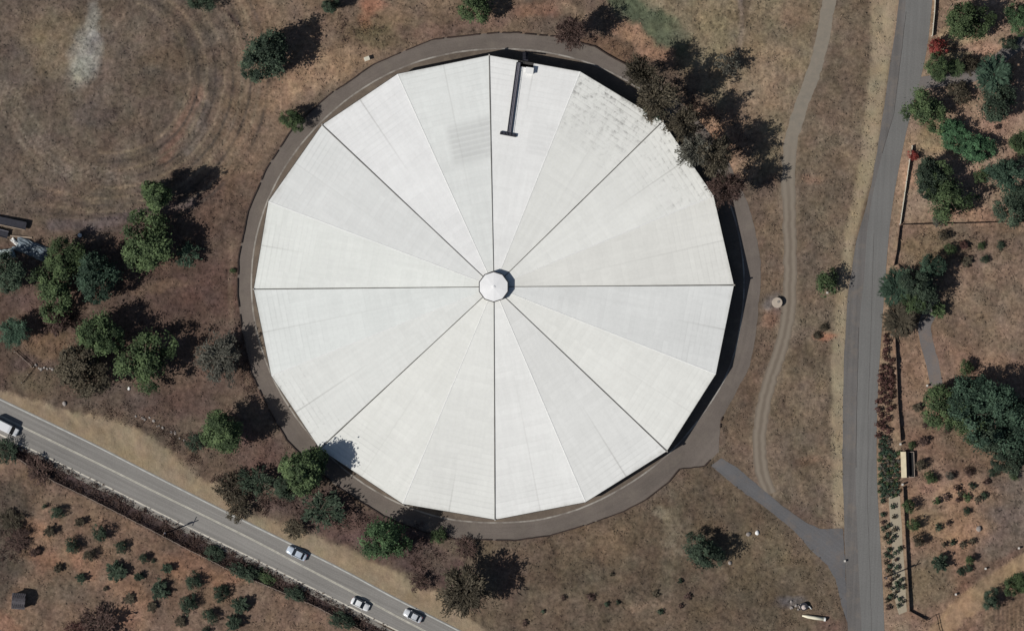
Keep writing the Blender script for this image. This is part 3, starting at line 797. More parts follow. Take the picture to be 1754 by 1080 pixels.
# ridge seams: dark joints on every second ridge, white caps on the others
for i in range(16):
    d = (AP - EV[i]); ln = d.length; d.normalize()
    s = d.cross(Vector((0, 0, 1))).normalized()
    dark = i % 2 == 0
    w = .16 if dark else .15
    bm = bmesh.new(); rows = []
    for k in range(14):
        t = k / 13 * (ln - 3.1)
        p = EV[i] + d * t
        ww_ = w * (1.15 - .5 * k / 13) * random.uniform(.85, 1.15)
        rows.append([bm.verts.new(p + s * ww_ * q + Vector((0, 0, hz))) for q, hz in ((-1, -.05), (-.55, .09 if dark else .04), (.55, .09 if dark else .04), (1, -.05))])
    for r0, r1 in zip(rows[:-1], rows[1:]):
        for k in range(3): bm.faces.new((r0[k], r0[k + 1], r1[k + 1], r1[k]))
    bm_obj('roof_seam' if dark else 'ridge_cap', bm, M['seam_dark'] if dark else M['ridge_white'], tank)
    if dark:
        bm = bmesh.new(); q = EV[i] - d * .1
        add_box(bm, (q.x, q.y, EAVE + .02), (.35, .30, .5), math.atan2(d.y, d.x), .03)
        bm_obj('eave_bracket', bm, M['concrete'], tank)
# central vent
vp = tl(845.5, 491, 6.2); vp.z = APEX
bm = bmesh.new(); add_cyl(bm, (vp.x, vp.y, APEX + .42), 3.58, 3.58, 1.7, 10)
vent = bm_obj('vent', bm, M['edge_dark'], tank)
bm = bmesh.new()
add_cyl(bm, (vp.x, vp.y, APEX + 1.35), 3.36, 3.36, .10, 10); add_cyl(bm, (vp.x, vp.y, APEX + 1.55), 3.36, .35, .30, 10); add_cyl(bm, (vp.x, vp.y, APEX + 1.75), .3, .3, .14, 10)
bm_obj('vent_cap', bm, simple('vent_paint', C(230, 229, 224), .6, .06, .8), vent)
# walkway with its pipe rails and the cross platform at its foot
def roofz(v): return EAVE + (APEX - EAVE) * (1 - min(1, Vector((v.x, v.y, 0)).length / 54.0)) + .1
w0, w1 = tl(888.5, 107, 4.3), tl(872, 229, 4.8)
w0.z = roofz(w0); w1.z = roofz(w1)
d = (w1 - w0); ln = d.length; d.normalize(); s = d.cross(Vector((0, 0, 1))).normalized(); ang = math.atan2(d.y, d.x)
bm = bmesh.new(); tilt = -math.asin(d.z)
add_box(bm, (w0 + w1) / 2 + Vector((0, 0, .08)), (ln, .75, .07), ang, 0, tilt)
walk = bm_obj('walkway', bm, M['grey_metal'], tank)
for sgn in (-1, 1):
    bm = bmesh.new()
    p0, p1 = w0 + s * .42 * sgn, w1 + s * .42 * sgn
    add_box(bm, (p0 + p1) / 2 + Vector((0, 0, .12)), (ln, .22, .2), ang, 0, tilt)
    tube(bm, [p0 + Vector((0, 0, .55)), p1 + Vector((0, 0, .55))], [.035, .035], 6)
    for k in range(9):
        q = p0.lerp(p1, k / 8); tube(bm, [q, q + Vector((0, 0, .55))], [.03, .03], 5)
    bm_obj('handrail', bm, M['dark_metal'], walk)
c0, c1 = tl(856.5, 227.5, 4.8), tl(884, 232.5, 4.8); c0.z = roofz(c0); c1.z = roofz(c1)
bm = bmesh.new(); dc = (c1 - c0)
add_box(bm, (c0 + c1) / 2 + Vector((0, 0, .16)), (dc.length, .72, .30), math.atan2(dc.y, dc.x), .02)
for k in range(5):
    q = c0.lerp(c1, (k + .5) / 5); add_box(bm, q + Vector((0, 0, .38)), (.1, .5, .14), math.atan2(dc.y, dc.x))
bm_obj('cross_platform', bm, M['dark_metal'], walk)
hp = tl(907, 121, 4.8); hz = roofz(hp)
bm = bmesh.new(); add_box(bm, (hp.x, hp.y, hz + .35), (1.7, 1.35, .7), rad(-8), .05)
hatch = bm_obj('hatch_box', bm, M['white_paint'], tank)
bm = bmesh.new(); add_box(bm, (hp.x, hp.y, hz + .76), (1.85, 1.5, .1), rad(-8), .02); bm_obj('lid', bm, M['ridge_white'], hatch)
st = bmesh.new()
p0 = tl(900, 104, 3.0)
for k in range(6): add_box(st, (p0.x, p0.y + 1.9 - k * .36, .5 + k * .68), (1.2, .3, .06), rad(-10))
for sgn in (-.62, .62): tube(st, [(p0.x + sgn, p0.y + 2.2, .05), (p0.x + sgn, p0.y + .0, 4.2)], [.05, .05], 6)
bm_obj('stair', st, M['dark_metal'], tank)

# ------------------------------------------------------------------ foliage
def leaf_quads(cen, nrm_bias, size, aspect, rng, axis_dir=None):
    n_ = len(cen)
    nr = rng.normal(size=(n_, 3)); nr /= np.linalg.norm(nr, axis=1, keepdims=True)
    nr = nr * .65 + nrm_bias; nr /= np.linalg.norm(nr, axis=1, keepdims=True) + 1e-9
    if axis_dir is None:
        t = rng.normal(size=(n_, 3))
    else:
        t = axis_dir + rng.normal(size=(n_, 3)) * .35
    t -= (t * nr).sum(1, keepdims=True) * nr
    t /= np.linalg.norm(t, axis=1, keepdims=True) + 1e-9
    b_ = np.cross(nr, t)
    sz = size * rng.uniform(.6, 1.35, (n_, 1))
    L_ = t * sz * .5; W_ = b_ * sz * .5 / aspect
    return np.stack([cen - L_, cen - L_ * .1 + W_, cen + L_, cen - L_ * .1 - W_], 1)

def foliage_mesh(name, quads, tint):
    n_ = len(quads)
    me = fast_mesh(name, quads.reshape(-1, 3), np.arange(n_ * 4).reshape(-1, 4))
    a_ = me.attributes.new('leaf_tint', 'FLOAT', 'FACE'); a_.data.foreach_set('value', tint.astype(np.float32))
    return me

def crown_dense(seed, r, zb, h, nc, nl, leaf, lump=.25, asp=1.5, taper=0.0, cut=-.55):
    rng = np.random.default_rng(seed)
    u = rng.uniform(cut, 1, nc); ph = rng.uniform(0, 2 * np.pi, nc); q = np.sqrt(1 - u * u)
    d = np.stack([q * np.cos(ph), q * np.sin(ph), u], 1)
    k = rng.normal(size=(5, 3)) * 2.2; o = rng.uniform(0, 6, 5)
    lumps = 1 + lump * np.sin(d @ k.T + o).mean(1) * 2 * .7
    rr = (.60 + .36 * rng.uniform(0, 1, nc) ** .5) * lumps
    cz, hz_ = (h + zb) / 2, (h - zb) / 2
    cen = d * rr[:, None]
    tp = 1 - taper * np.clip(cen[:, 2:3], 0, 1)
    cen = np.concatenate([cen[:, :2] * r * tp, cen[:, 2:3] * hz_ + cz], 1)
    cr = r * rng.uniform(.09, .24, nc)
    pts = np.repeat(cen, nl, 0) + rng.normal(size=(nc * nl, 3)) * np.repeat(cr, nl)[:, None] * np.array([.72, .72, .6])
    rq = np.quantile(np.hypot(pts[:, 0], pts[:, 1]), .93); pts[:, :2] *= r / rq * .96
    fr_ = np.hypot(pts[:, 0], pts[:, 1]) / r; fl = np.where(fr_ > 1.22, 1.22 / np.maximum(fr_, 1e-6), 1.0); pts[:, :2] *= fl[:, None]
    out = pts - np.array([0, 0, cz]); out /= np.linalg.norm(out, axis=1, keepdims=True) + 1e-9
    tint = np.repeat(rng.uniform(.58, 1.5, nc), nl) * rng.uniform(.86, 1.16, nc * nl)
    qd = leaf_quads(pts, out * .5 + np.array([0, 0, .7]), leaf, asp, rng)
    nin = nc * nl // 10
    pin = rng.normal(size=(nin, 3)) * np.array([r * .3, r * .3, hz_ * .35]) + np.array([0, 0, cz])
    q2 = leaf_quads(pin, np.zeros(3), leaf * 1.5, 1.3, rng)
    return np.concatenate([qd, q2]), np.concatenate([tint, rng.uniform(.6, 1.2, nin)])

def crown_feathery(seed, r, zb, h, nb, nl, leaf, dens=1.0):
    rng = np.random.default_rng(seed)
    qs, ts = [], []
    for i in range(nb):
        a_ = i * 2.399 + rng.uniform(-.35, .35); el = rng.uniform(.05, .95)
        ln = r * rng.uniform(.62, 1.05); base = zb + (h - zb) * rng.uniform(.1, .75)
        for k in range(int(5 * dens)):
            t = rng.uniform(.25, 1.0)
            c_ = np.array([math.cos(a_) * ln * t * (1 - .3 * el), math.sin(a_) * ln * t * (1 - .3 * el), base + (h - base) * el * t])
            c_ += rng.normal(size=3) * r * .06
            m_ = nl
            pts = c_ + rng.normal(size=(m_, 3)) * np.array([.10, .10, .08]) * r * rng.uniform(.6, 1.2)
            ax = np.array([math.cos(a_), math.sin(a_), rng.uniform(-.3, .5)])
            qs.append(leaf_quads(pts, np.array([0, 0, 1.0]), leaf, 3.0, rng, ax)); ts.append(rng.uniform(.65, 1.4) * rng.uniform(.85, 1.18, m_))
    return np.concatenate(qs), np.concatenate(ts)

def crown_palm(seed, r, h, nf):
    rng = np.random.default_rng(seed)
    qs, ts = [], []
    for i in range(nf):
        a_ = i * 2.399 + rng.uniform(-.2, .2); up = rng.uniform(.1, 1.1); ln = r * rng.uniform(.8, 1.08)
        for k in range(22):
            t = (k + 1) / 22
            rr = ln * (t - .10 * up * t); z = h + r * (.75 * up * t - 1.0 * t * t * (.35 + .3 * (1 - up)))
            c_ = np.array([math.cos(a_) * rr, math.sin(a_) * rr, z])
            for sg in (-1, 1):
                side = np.array([-math.sin(a_), math.cos(a_), 0]) * sg + np.array([math.cos(a_), math.sin(a_), -.25]) * .75
                wl = r * .24 * math.sin(math.pi * min(1, .15 + .8 * t)) + .05
                qs.append(leaf_quads((c_ + side * wl * .5)[None], np.array([0, 0, 2.0]), wl * 1.15, 4.5, rng, side[None] * 4)); ts.append(rng.uniform(.65, 1.35, 1))
    return np.concatenate(qs), np.concatenate(ts)

def trunk_mesh(name, seed, h, r0, spread, limbs=6, lean=.3):
    rng = random.Random(seed); bm = bmesh.new()
    top = Vector((rng.uniform(-lean, lean), rng.uniform(-lean, lean), h * .72))
    mid = top * .5 + Vector((rng.uniform(-.15, .15), rng.uniform(-.15, .15), 0))
    tube(bm, [(0, 0, -.35), (0, 0, .15), mid, top], [r0 * 1.35, r0, r0 * .75, r0 * .35], 8)
    for i in range(limbs):
        a_ = i * 2.399 + rng.uniform(-.3, .3); t = rng.uniform(.35, .95)
        s_ = mid.lerp(top, (t - .35) / .6) if t > .35 else mid
        e_ = Vector((math.cos(a_) * spread * rng.uniform(.6, .9), math.sin(a_) * spread * rng.uniform(.6, .9), s_.z + h * rng.uniform(.05, .28)))
        m_ = s_.lerp(e_, .5) + Vector((0, 0, h * .05))
        tube(bm, [s_, m_, e_], [r0 * .42, r0 * .25, r0 * .08], 6)
    me = bpy.data.meshes.new(name); bmesh.ops.recalc_face_normals(bm, faces=bm.faces); bm.to_mesh(me); bm.free()
    me.materials.append(M['bark'])
    return me

CROWN = {'dense': [], 'tall': [], 'feathery': [], 'shrub': [], 'mini': [], 'palm': [], 'wispy': [], 'spiky': []}
for s_ in range(5): CROWN['dense'].append(foliage_mesh('crown', *crown_dense(100 + s_, 5.0, 1.6, 9.5, (85, 105, 72, 95, 80)[s_], 84, .38, (.75, .95, 1.1, .85, 1.0)[s_])))
for s_ in range(3): CROWN['tall'].append(foliage_mesh('crown', *crown_dense(200 + s_, 3.9, 1.2, 14.0, 150, 84, .40, .6, 1.6, .3, -.85)))
for s_ in range(4): CROWN['feathery'].append(foliage_mesh('crown', *crown_feathery(300 + s_, 5.0, 2.5, 12.0, 36, 22, .62, 1.2)))
for s_ in range(3): CROWN['wispy'].append(foliage_mesh('crown', *crown_feathery(350 + s_, 5.0, 1.0, 6.0, 22, 10, .8, 1.0)))
for s_ in range(5): CROWN['shrub'].append(foliage_mesh('foliage', *crown_dense(400 + s_, 2.0, .15, 2.5, 50, 30, .28, .6, 2.2, .2, -.2)))
for s_ in range(3): CROWN['spiky'].append(foliage_mesh('foliage', *crown_feathery(450 + s_, 2.0, .3, 2.4, 20, 12, .55, 1.0)))
for s_ in range(5): CROWN['mini'].append(foliage_mesh('foliage', *crown_dense(500 + s_, .7, .02, .85, 18, 9, .28, .35, 2.0, .1, -.1)))
for s_ in range(2): CROWN['palm'].append(foliage_mesh('fronds', *crown_palm(600 + s_, 3.6, 3.6, 26)))
NOM = {'dense': (5.0, 9.5), 'tall': (3.9, 14.0), 'feathery': (5.0, 12.0), 'wispy': (5.0, 6.0), 'shrub': (2.0, 2.5), 'spiky': (2.0, 2.4), 'mini': (.7, .85), 'palm': (3.6, 4.6)}
TRUNK = {'dense': [trunk_mesh('trunk', 1 + k, 9.5, .32, 3.6) for k in range(3)], 'tall': [trunk_mesh('trunk', 11 + k, 14, .3, 2.2, 8, .15) for k in range(2)],
         'feathery': [trunk_mesh('trunk', 21 + k, 12, .28, 4.2, 12) for k in range(3)], 'wispy': [trunk_mesh('trunk', 31 + k, 6, .2, 4.2, 12, .6) for k in range(2)],
         'shrub': [trunk_mesh('stem', 41 + k, 2.5, .09, 1.3, 7, .2) for k in range(2)], 'spiky': [trunk_mesh('stem', 45 + k, 2.4, .09, 1.5, 9, .2) for k in range(2)],
         'palm': [trunk_mesh('trunk', 51, 4.9, .22, .3, 0, .1)]}
for k_ in CROWN:
    for me in CROWN[k_]: me.materials.append(M['leaf_green'])
RNG = random.Random(99)
COUNT = [0]
def set_mat(o, mat):
    o.material_slots[0].link = 'OBJECT'; o.material_slots[0].material = mat

def plant(kind, px, py, r, h, mat, label, cat, name, group=None, ey=1.0, parts=True, rot=None):
    """r: crown radius in photograph pixels, h: height in metres; (px, py) is where the crown's middle shows"""
    rm = r * S; r0, h0 = NOM[kind]
    x, y = P(px, py, h * .55); z = ground_z(x, y)
    COUNT[0] += 1
    me = CROWN[kind][COUNT[0] % len(CROWN[kind])]
    rz = RNG.uniform(0, 6.28) if rot is None else rot
    sc_ = (rm / r0, rm / r0 * ey, h / h0)
    if parts:
        root = empty(name, (x, y, z), rz)
        cr = bpy.data.objects.new('fronds' if kind == 'palm' else ('foliage' if kind in ('shrub', 'spiky') else 'crown'), me)
        cr.scale = sc_; COL.objects.link(cr); cr.parent = root; set_mat(cr, mat)
        tk = TRUNK[kind][COUNT[0] % len(TRUNK[kind])]
        t_ = bpy.data.objects.new('stem' if kind in ('shrub', 'spiky') else 'trunk', tk)
        t_.scale = (rm / r0, rm / r0, h / h0); COL.objects.link(t_); t_.parent = root
    else:
        root = bpy.data.objects.new(name, me)
        root.location = (x, y, z); root.rotation_euler = (0, 0, rz); root.scale = sc_
        COL.objects.link(root); set_mat(root, mat)
    return tag(root, label, cat, group)

G, B_, H_, D, T, O, W, Y, R, MR = 'leaf_green', 'leaf_bright', 'leaf_hedge', 'leaf_dark', 'leaf_teal', 'leaf_olive', 'leaf_brown', 'leaf_grey', 'leaf_red', 'leaf_maroon'
TREES = [
 # north-west and north
 ('dense', 458, 93, 46, 9.5, D, 'broad dark green tree beside the ring road, upper left of the tank'),
 
 ('dense', 345, -6, 30, 7, D, 'tree cut by the top edge above the mown field'),
 ('dense', 566, 9, 15, 5, D, 'small dark round tree alone near the top, left of the orange soil'),
 ('dense', 502, 203, 22, 5, G, 'small green tree overhanging the outer kerb on the upper left'),
 ('dense', 815, 4, 33, 7, G, 'green tree at the top edge straight above the tank'),
 
 ('feathery', 978, 55, 32, 10, W, 'sparse bare-looking tree beside the top of the ring road'),
 
 # west group
 ('tall', 269, 334, 26, 13.5, G, 'round green tree standing alone below the mown field with a long shadow'),
 ('dense', 251, 416, 47, 9, G, 'largest green tree in the row left of the tank'),
 ('wispy', 322, 436, 27, 4, T, 'low pale green bush at the right foot of the largest tree'),
 ('dense', 116, 442, 39, 8.5, G, 'yellowish green tree right below the white barrel'),
 ('dense', 166, 470, 40, 9, T, 'blue green tree between the largest tree and the yellowish one'),
 ('dense', 90, 496, 41, 8, G, 'olive green tree at the lower left end of the row'),
 ('dense', 12, 468, 33, 8, D, 'dark tree below the tarpaulin at the left edge'),
 ('feathery', 25, 568, 30, 6, T, 'faint grey green tree near the left edge above the highway'),
 ('wispy', 95, 548, 34, 4, W, 'dark brown scrub between the olive tree and the pipe fence'),
 ('dense', 168, 572, 38, 9.5, G, 'upper green tree of the cluster above the highway'),
 ('dense', 250, 618, 52, 9.5, G, 'widest green tree of the cluster above the highway'),
 ('dense', 140, 632, 46, 9, O, 'dull olive tree at the left of the cluster above the highway'),
 ('feathery', 375, 612, 46, 7, Y, 'thin grey tree beside the left curve of the ring road'),
 ('tall', 382, 740, 31, 12, G, 'green tree whose shadow falls across the lower left ring road'),
 ('wispy', 335, 757, 20, 3, D, 'low dark bush left of the tree by the lower left ring road'),
 ('tall', 522, 808, 37, 14.5, G, 'tall green tree shading the lower left corner of the white roof'),
 ('dense', 490, 835, 22, 7, D, 'dark round tree tucked below the one that shades the roof'),
 ('wispy', 440, 825, 38, 5, D, 'dark straggly bush left of the tree that shades the roof'),
 ('wispy', 398, 838, 34, 4, O, 'grey olive scrub beside the highway shoulder'),
 ('wispy', 408, 872, 26, 3, O, 'scraggly bush on the dirt shoulder next to the upper white line'),
 ('wispy', 552, 872, 44, 5, D, 'wide dark scrub below the ring road near the shaded roof corner'),
 ('wispy', 505, 905, 24, 2.5, O, 'thin scrub on the shoulder above the silver blue car'),
 ('dense', 658, 918, 44, 11, B_, 'bright green tree below the tank with a round shadow on the road'),
 ('feathery', 795, 1010, 54, 10, O, 'large feathery olive tree at the bottom beside the highway'),
 
 ('wispy', 800, 938, 26, 2, W, 'dry brown brush just below the bottom of the ring road'),
 ('wispy', 718, 996, 20, 2.2, W, 'low brown brush between the bright tree and the feathery tree'),
 ('shrub', 752, 918, 15, 2.5, G, 'small green shrub touching the lower kerb right of the round shadow'),
 # north-east grove
 ('feathery', 1095, 125, 34, 13, O, 'grey green tree at the upper end of the grove beside the tank'),
 ('feathery', 1125, 168, 42, 15, O, 'olive tree of the grove leaning over the upper right roof edge'),
 ('wispy', 1120, 190, 22, 7, T, 'leafy branch tree touching the roof at its upper right corner'),
 ('feathery', 1172, 212, 36, 13, O, 'mottled olive tree in the middle of the grove beside the tank'),
 ('feathery', 1190, 258, 36, 13, Y, 'thin grey tree of the grove right against the tank roof'),
 ('feathery', 1225, 268, 40, 14, O, 'bushy olive tree at the lower right of the grove'),
 ('feathery', 1246, 322, 34, 11, W, 'brown thin tree at the bottom end of the grove by the ring road'),
 
 
 
 ('wispy', 1248, 110, 24, 4, Y, 'pale scrub above the grove on the tan field'),
 ('shrub', 1416, 484, 25, 4.2, G, 'lone leafy shrub on the verge between the dirt track and the road'),
 # upper right garden
 ('dense', 1658, 36, 40, 8, G, 'grey green tree at the top of the right-hand garden, above the large red bush'),
 
 ('dense', 1748, 30, 28, 5, B_, 'vivid green tree at the right edge near the top'),
 ('shrub', 1605, 80, 19, 4, R, 'large bright red bush next to the road'),
 ('dense', 1605, 118, 24, 5, G, 'dense green tree below the large red bush'),
 ('palm', 1637, 117, 18, 4, G, 'small palm right of the tree below the red bush'),
 ('shrub', 1663, 112, 17, 3, O, 'olive shrub above the garden driveway'),
 ('palm', 1702, 128, 36, 7, T, 'large grey green palm above the end of the garden driveway'),
 ('dense', 1705, 178, 34, 7, D, 'dark tree under the large palm in the upper right garden'),
 ('shrub', 1645, 158, 22, 2.5, O, 'long olive hedge bush under the garden driveway'),
 ('dense', 1584, 190, 37, 6, G, 'dense green tree at the roadside under the garden driveway'),
 
 ('dense', 1632, 230, 28, 3.4, H_, 'smooth bright green tree in the middle of the garden'),
 ('dense', 1668, 256, 33, 3.6, H_, 'bright green tree just right of the smooth one in the garden'),
 ('shrub', 1565, 267, 9.5, 2, R, 'small round dark red bush on the white fence'),
 ('dense', 1592, 300, 34, 6, D, 'dark green tree beside the white fence'),
 ('dense', 1620, 332, 44, 7, G, 'wide green tree above the side fence'),
 ('shrub', 1682, 302, 15, 3, G, 'small green tree between the wide tree and the twiggy one'),
 ('feathery', 1722, 298, 36, 7, T, 'twiggy grey green tree with pale branches by the right edge'),
 ('dense', 1738, 348, 34, 6, D, 'dark tree at the right end of the side fence'),
 ('dense', 1750, 245, 24, 5, G, 'green tree on the right edge level with the bright pair'),
 ('dense', 1730, 74, 14, 2.5, D, 'dark shrub leaning over the grey garden driveway by the right edge'),
 # right, middle
 ('palm', 1536, 492, 34, 4.5, T, 'spiky palm leaning over the road edge'),
 ('dense', 1578, 492, 36, 6.5, D, 'dark green tree right of the spiky roadside palm'),
 ('dense', 1600, 458, 25, 6, T, 'blue green round tree above the roadside palms'),
 
 ('dense', 1565, 520, 22, 4.5, G, 'green tree over the start of the garden path'),
 ('palm', 1540, 548, 33, 4, O, 'olive palm standing next to the gate'),
 ('spiky', 1606, 532, 15, 2.5, G, 'small yellowish bush right of the garden path'),
 ('shrub', 1657, 628, 14, 3, G, 'small lone tree above the large green thicket'),
 ('dense', 1612, 692, 37, 7, G, 'green tree at the left tip of the large thicket'),
 ('dense', 1655, 682, 43, 9, T, 'blue green tree at the upper left of the thicket'),
 ('dense', 1654, 722, 38, 8, G, 'green tree on the lower left flank of the thicket'),
 ('dense', 1700, 704, 52, 10, T, 'biggest tree in the middle of the thicket'),
 
 ('dense', 1692, 750, 39, 8, D, 'dark tree on the lower middle flank of the thicket'),
 ('dense', 1742, 742, 48, 9, T, 'blue green tree at the right edge of the thicket'),
 ('dense', 1735, 785, 32, 7, D, 'dark tree at the lower right tip of the thicket'),
 ('dense', 1698, 1027, 18, 4, D, 'dark bush below the dirt road in the lower right corner'),
 ('dense', 1742, 1000, 22, 4.5, G, 'green bush at the right edge below the dirt road'),
 ('dense', 1203, 948, 33, 6, D, 'dark round tree alone in the dry field below the tank'),
 ('ditch', 368, 946, 21, 1.8, D, 'dark shrub in the ditch above the fence, left of its neighbours'),
 ('ditch', 418, 981, 27, 2.2, D, 'largest dark shrub in the ditch below the highway'),
 ('ditch', 455, 988, 20, 1.4, G, 'green scrub in the ditch against the concrete shoulder'),
 ('ditch', 506, 1018, 21, 2, D, 'dark shrub in the ditch below the silver blue car'),
 ('ditch', 583, 1060, 25, 2.2, D, 'dark shrub in the ditch below the white car in the lower lane'),
 ('wispy', 12, 772, 26, 3, D, 'dark scrub in the ditch below the white van'),
 ('wispy', 66, 805, 30, 2, W, 'brown scrub in the ditch right of the white van'),
 ('wispy', 172, 1068, 38, 4, W, 'large dry brown bush at the bottom left'),
 ('wispy', 130, 1078, 24, 3, MR, 'reddish dry bush left of the large brown one at the bottom'),
 ('wispy', 20, 892, 24, 1.6, O, 'grey weeds at the left edge beside the orchard'),
 ('wispy', 30, 925, 26, 1.6, W, 'brown weeds below the grey weeds at the left edge'),
]
for t in TREES:
    kind, px, py, r, h, mat, lab = t
    nm = {'palm': 'palm_tree', 'shrub': 'garden_shrub', 'spiky': 'garden_shrub', 'wispy': 'scrub_bush'}.get(kind, 'broadleaf_tree')
    cat = {'palm': 'palm', 'shrub': 'shrub', 'spiky': 'shrub', 'wispy': 'bush'}.get(kind, 'tree')
    if kind == 'ditch':
        plant('shrub', px, py, r, h, M[mat], lab, 'shrub', 'ditch_shrub', ey=.62, rot=HW_ANG)
        continue
    if kind == 'wispy' and ('tree' in lab.split(' beside')[0].split(' with')[0][:40]): nm, cat = 'sparse_tree', 'tree'
    plant(kind, px, py, r, h, M[mat], lab, cat, nm, ey=RNG.uniform(.84, 1.14))

# orchard rows, lower left
ORCH = [('shrub', 76, 867, 6, 1.2, D, 'tiny dark shrub at the upper left corner of the orchard'), ('shrub', 97, 877, 15, 2, D, 'topmost full round green shrub of the orchard'),
 ('spiky', 137, 894, 11, 1.5, O, 'ragged little shrub right of the topmost round one'), ('spiky', 85, 910, 13, 1.8, O, 'thin forked shrub under the topmost round one'),
 ('shrub', 171, 914, 16, 2.6, D, 'leafy orchard shrub nearest the middle of the ditch fence'), ('shrub', 122, 934, 17, 2.6, D, 'round shrub in the second row, right of the forked one'),
 ('shrub', 152, 951, 13, 2, O, 'lopsided shrub half brown in the second row'), ('shrub', 208, 936, 14, 2.2, D, 'dark shrub third along the row under the ditch fence'),
 ('spiky', 99, 973, 11, 1.2, O, 'sparse twigs on the red soil in the left orchard'), ('spiky', 139, 990, 12, 1.6, D, 'split little shrub low in the left orchard'),
 ('spiky', 198, 977, 21, 2, D, 'wide star-shaped shrub in the centre of the orchard'), ('spiky', 237, 987, 11, 1.5, D, 'small dark tuft right of the star-shaped shrub'),
 ('shrub', 246, 955, 11, 1.8, D, 'narrow shrub under the fence, above the dark tuft'), ('shrub', 263, 960, 5, .8, D, 'dot-like dark shrub next to the narrow one'),
 ('spiky', 287, 973, 12, 1.7, D, 'shadowy little shrub with pale stones below it'), ('spiky', 273, 1009, 21, 2, D, 'grey spiky shrub filling the orchard middle'),
 ('shrub', 331, 996, 19, 2.6, D, 'large shrub under the curve of the ditch fence'), ('shrub', 321, 1033, 19, 2.4, D, 'roundest green shrub below the large fence-side one'),
 ('shrub', 376, 1015, 19, 2.6, D, 'dark shrub with a pale gap, right of the roundest one'), ('spiky', 412, 1035, 19, 2.2, D, 'rightmost shrub of the orchard'),
 ('shrub', 361, 1054, 17, 2.4, D, 'shrub near the bottom between two rows, lit on its left'), ('spiky', 400, 1067, 18, 2.2, D, 'flat blue green shrub at the bottom right of the orchard'),
 ('spiky', 309, 1063, 12, 1, O, 'almost bare twigs below the roundest shrub'), ('spiky', 260, 1038, 12, 1, O, 'faint dry twigs below the grey spiky shrub'),
 ('shrub', 352, 1080, 9, 1.5, D, 'shrub cut off by the bottom edge of the orchard'), ('spiky', 222, 1024, 13, 1, O, 'pale sparse shrub below the star-shaped one'),
 ('spiky', 60, 945, 13, 1.4, W, 'brown dead shrub at the left margin of the orchard'), ('spiky', 180, 1008, 6, .8, O, 'minute shrub between the star-shaped one and the dry bush')]
for kind, px, py, r, h, mat, lab in ORCH:
    plant(kind, px, py, r * .88, h, M[mat], lab, 'shrub', 'orchard_shrub', 'young shrubs planted in the orchard', RNG.uniform(.85, 1.1))

# garden shrubs, right
GARD = [('shrub', 1555, 867, 12, 3, G, 'upper of three green shrubs against the plank fence'), ('shrub', 1566, 899, 12, 3, G, 'middle of three green shrubs against the plank fence'),
 ('shrub', 1572, 926, 12, 2.6, O, 'lowest of three green shrubs against the plank fence'), ('spiky', 1611, 964, 17, 2.6, D, 'wide spiky shrub with a fanned shadow in the lower garden'),
 ('shrub', 1661, 958, 9, 2.2, G, 'green shrub at the right end of the lower garden, near the dirt road'), ('shrub', 1645, 979, 8, 1, D, 'dark low shrub left of the dirt road bend'),
 ('shrub', 1659, 973, 8, 1, D, 'dark low shrub beside a pale stone by the dirt road'), ('shrub', 1593, 818, 12, 1.8, G, 'green shrub right of the lower white bollard'),
 ('shrub', 1577, 796, 12, 1.8, O, 'olive shrub behind the long cream shed'),
 ('spiky', 1581, 755, 9, 1.4, W, 'dark purplish shrub above the long shed'),
 ('shrub', 1561, 762, 8, 1.4, G, 'small green shrub at the top end of the long shed'), ('shrub', 1628, 815, 8, 1.2, Y, 'pale sage shrub in the row below the thicket'),
 ('shrub', 1659, 808, 10, 1.4, W, 'brown round shrub under the lower edge of the thicket'), ('shrub', 1700, 809, 9, 1.4, D, 'dark shrub under the right part of the thicket'),
 ('shrub', 1736, 814, 9, 1.4, G, 'green shrub near the right edge under the thicket'), ('spiky', 1598, 725, 10, 1.3, W, 'pair-forming brown shrub left of the thicket base'),
 ('spiky', 1585, 727, 7, 1, W, 'smaller brown shrub left of the thicket base'), ('shrub', 1623, 735, 8, .9, W, 'flat brown shrub touching the thicket base'),
 ('spiky', 1571, 697, 9, 1.2, O, 'little olive shrub pointing from the thicket tip'), ('shrub', 1616, 404, 10, 2, O, 'yellow olive shrub right below the side fence'),
 ('shrub', 1628, 428, 12, 2.2, G, 'green shrub above the blue green round tree'),
 ('shrub', 1606, 378, 11, 1.8, Y, 'greyish shrub growing on the side fence'), ('spiky', 1651, 420, 9, 1.2, MR, 'maroon shrub left of the row of round shrubs'),
 ('shrub', 1681, 421, 8, 1, G, 'lightest green shrub of the row under the side fence'), 
 ('shrub', 1715, 420, 8, 1, D, 'dark round shrub at the right of the little row under the side fence'), 
 ('shrub', 1687, 443, 8, 1.2, D, 'dark shrub just below the little row under the side fence'), 
 ('spiky', 1656, 447, 11, 1, O, 'sprawling thin shrub right of the blue green tree'), ('shrub', 1675, 338, 6, .9, D, 'dark dot shrub right of the wide garden tree'),
 ('shrub', 1662, 356, 6, .9, W, 'brown dot shrub below the dark dot one'), ('spiky', 1708, 218, 6, .8, W, 'little dark plant on pink soil in the garden'),
 ('shrub', 1411, 559, 8, 1, O, 'round weed on the verge above an orange patch'), ('shrub', 1400, 574, 8, .8, O, 'darker weed left of the orange patch on the verge'),
 ('shrub', 399, 463, 6, .8, G, 'tiny green shrub at the outer kerb left of the tank'), ('shrub', 1656, 875, 8, 1.1, D, 'dark shrub on pale soil in the upper middle of the lower garden'),
 ]
for kind, px, py, r, h, mat, lab in GARD:
    plant(kind, px, py, r, h, M[mat], lab, 'shrub', 'garden_shrub', None, RNG.uniform(.85, 1.1))
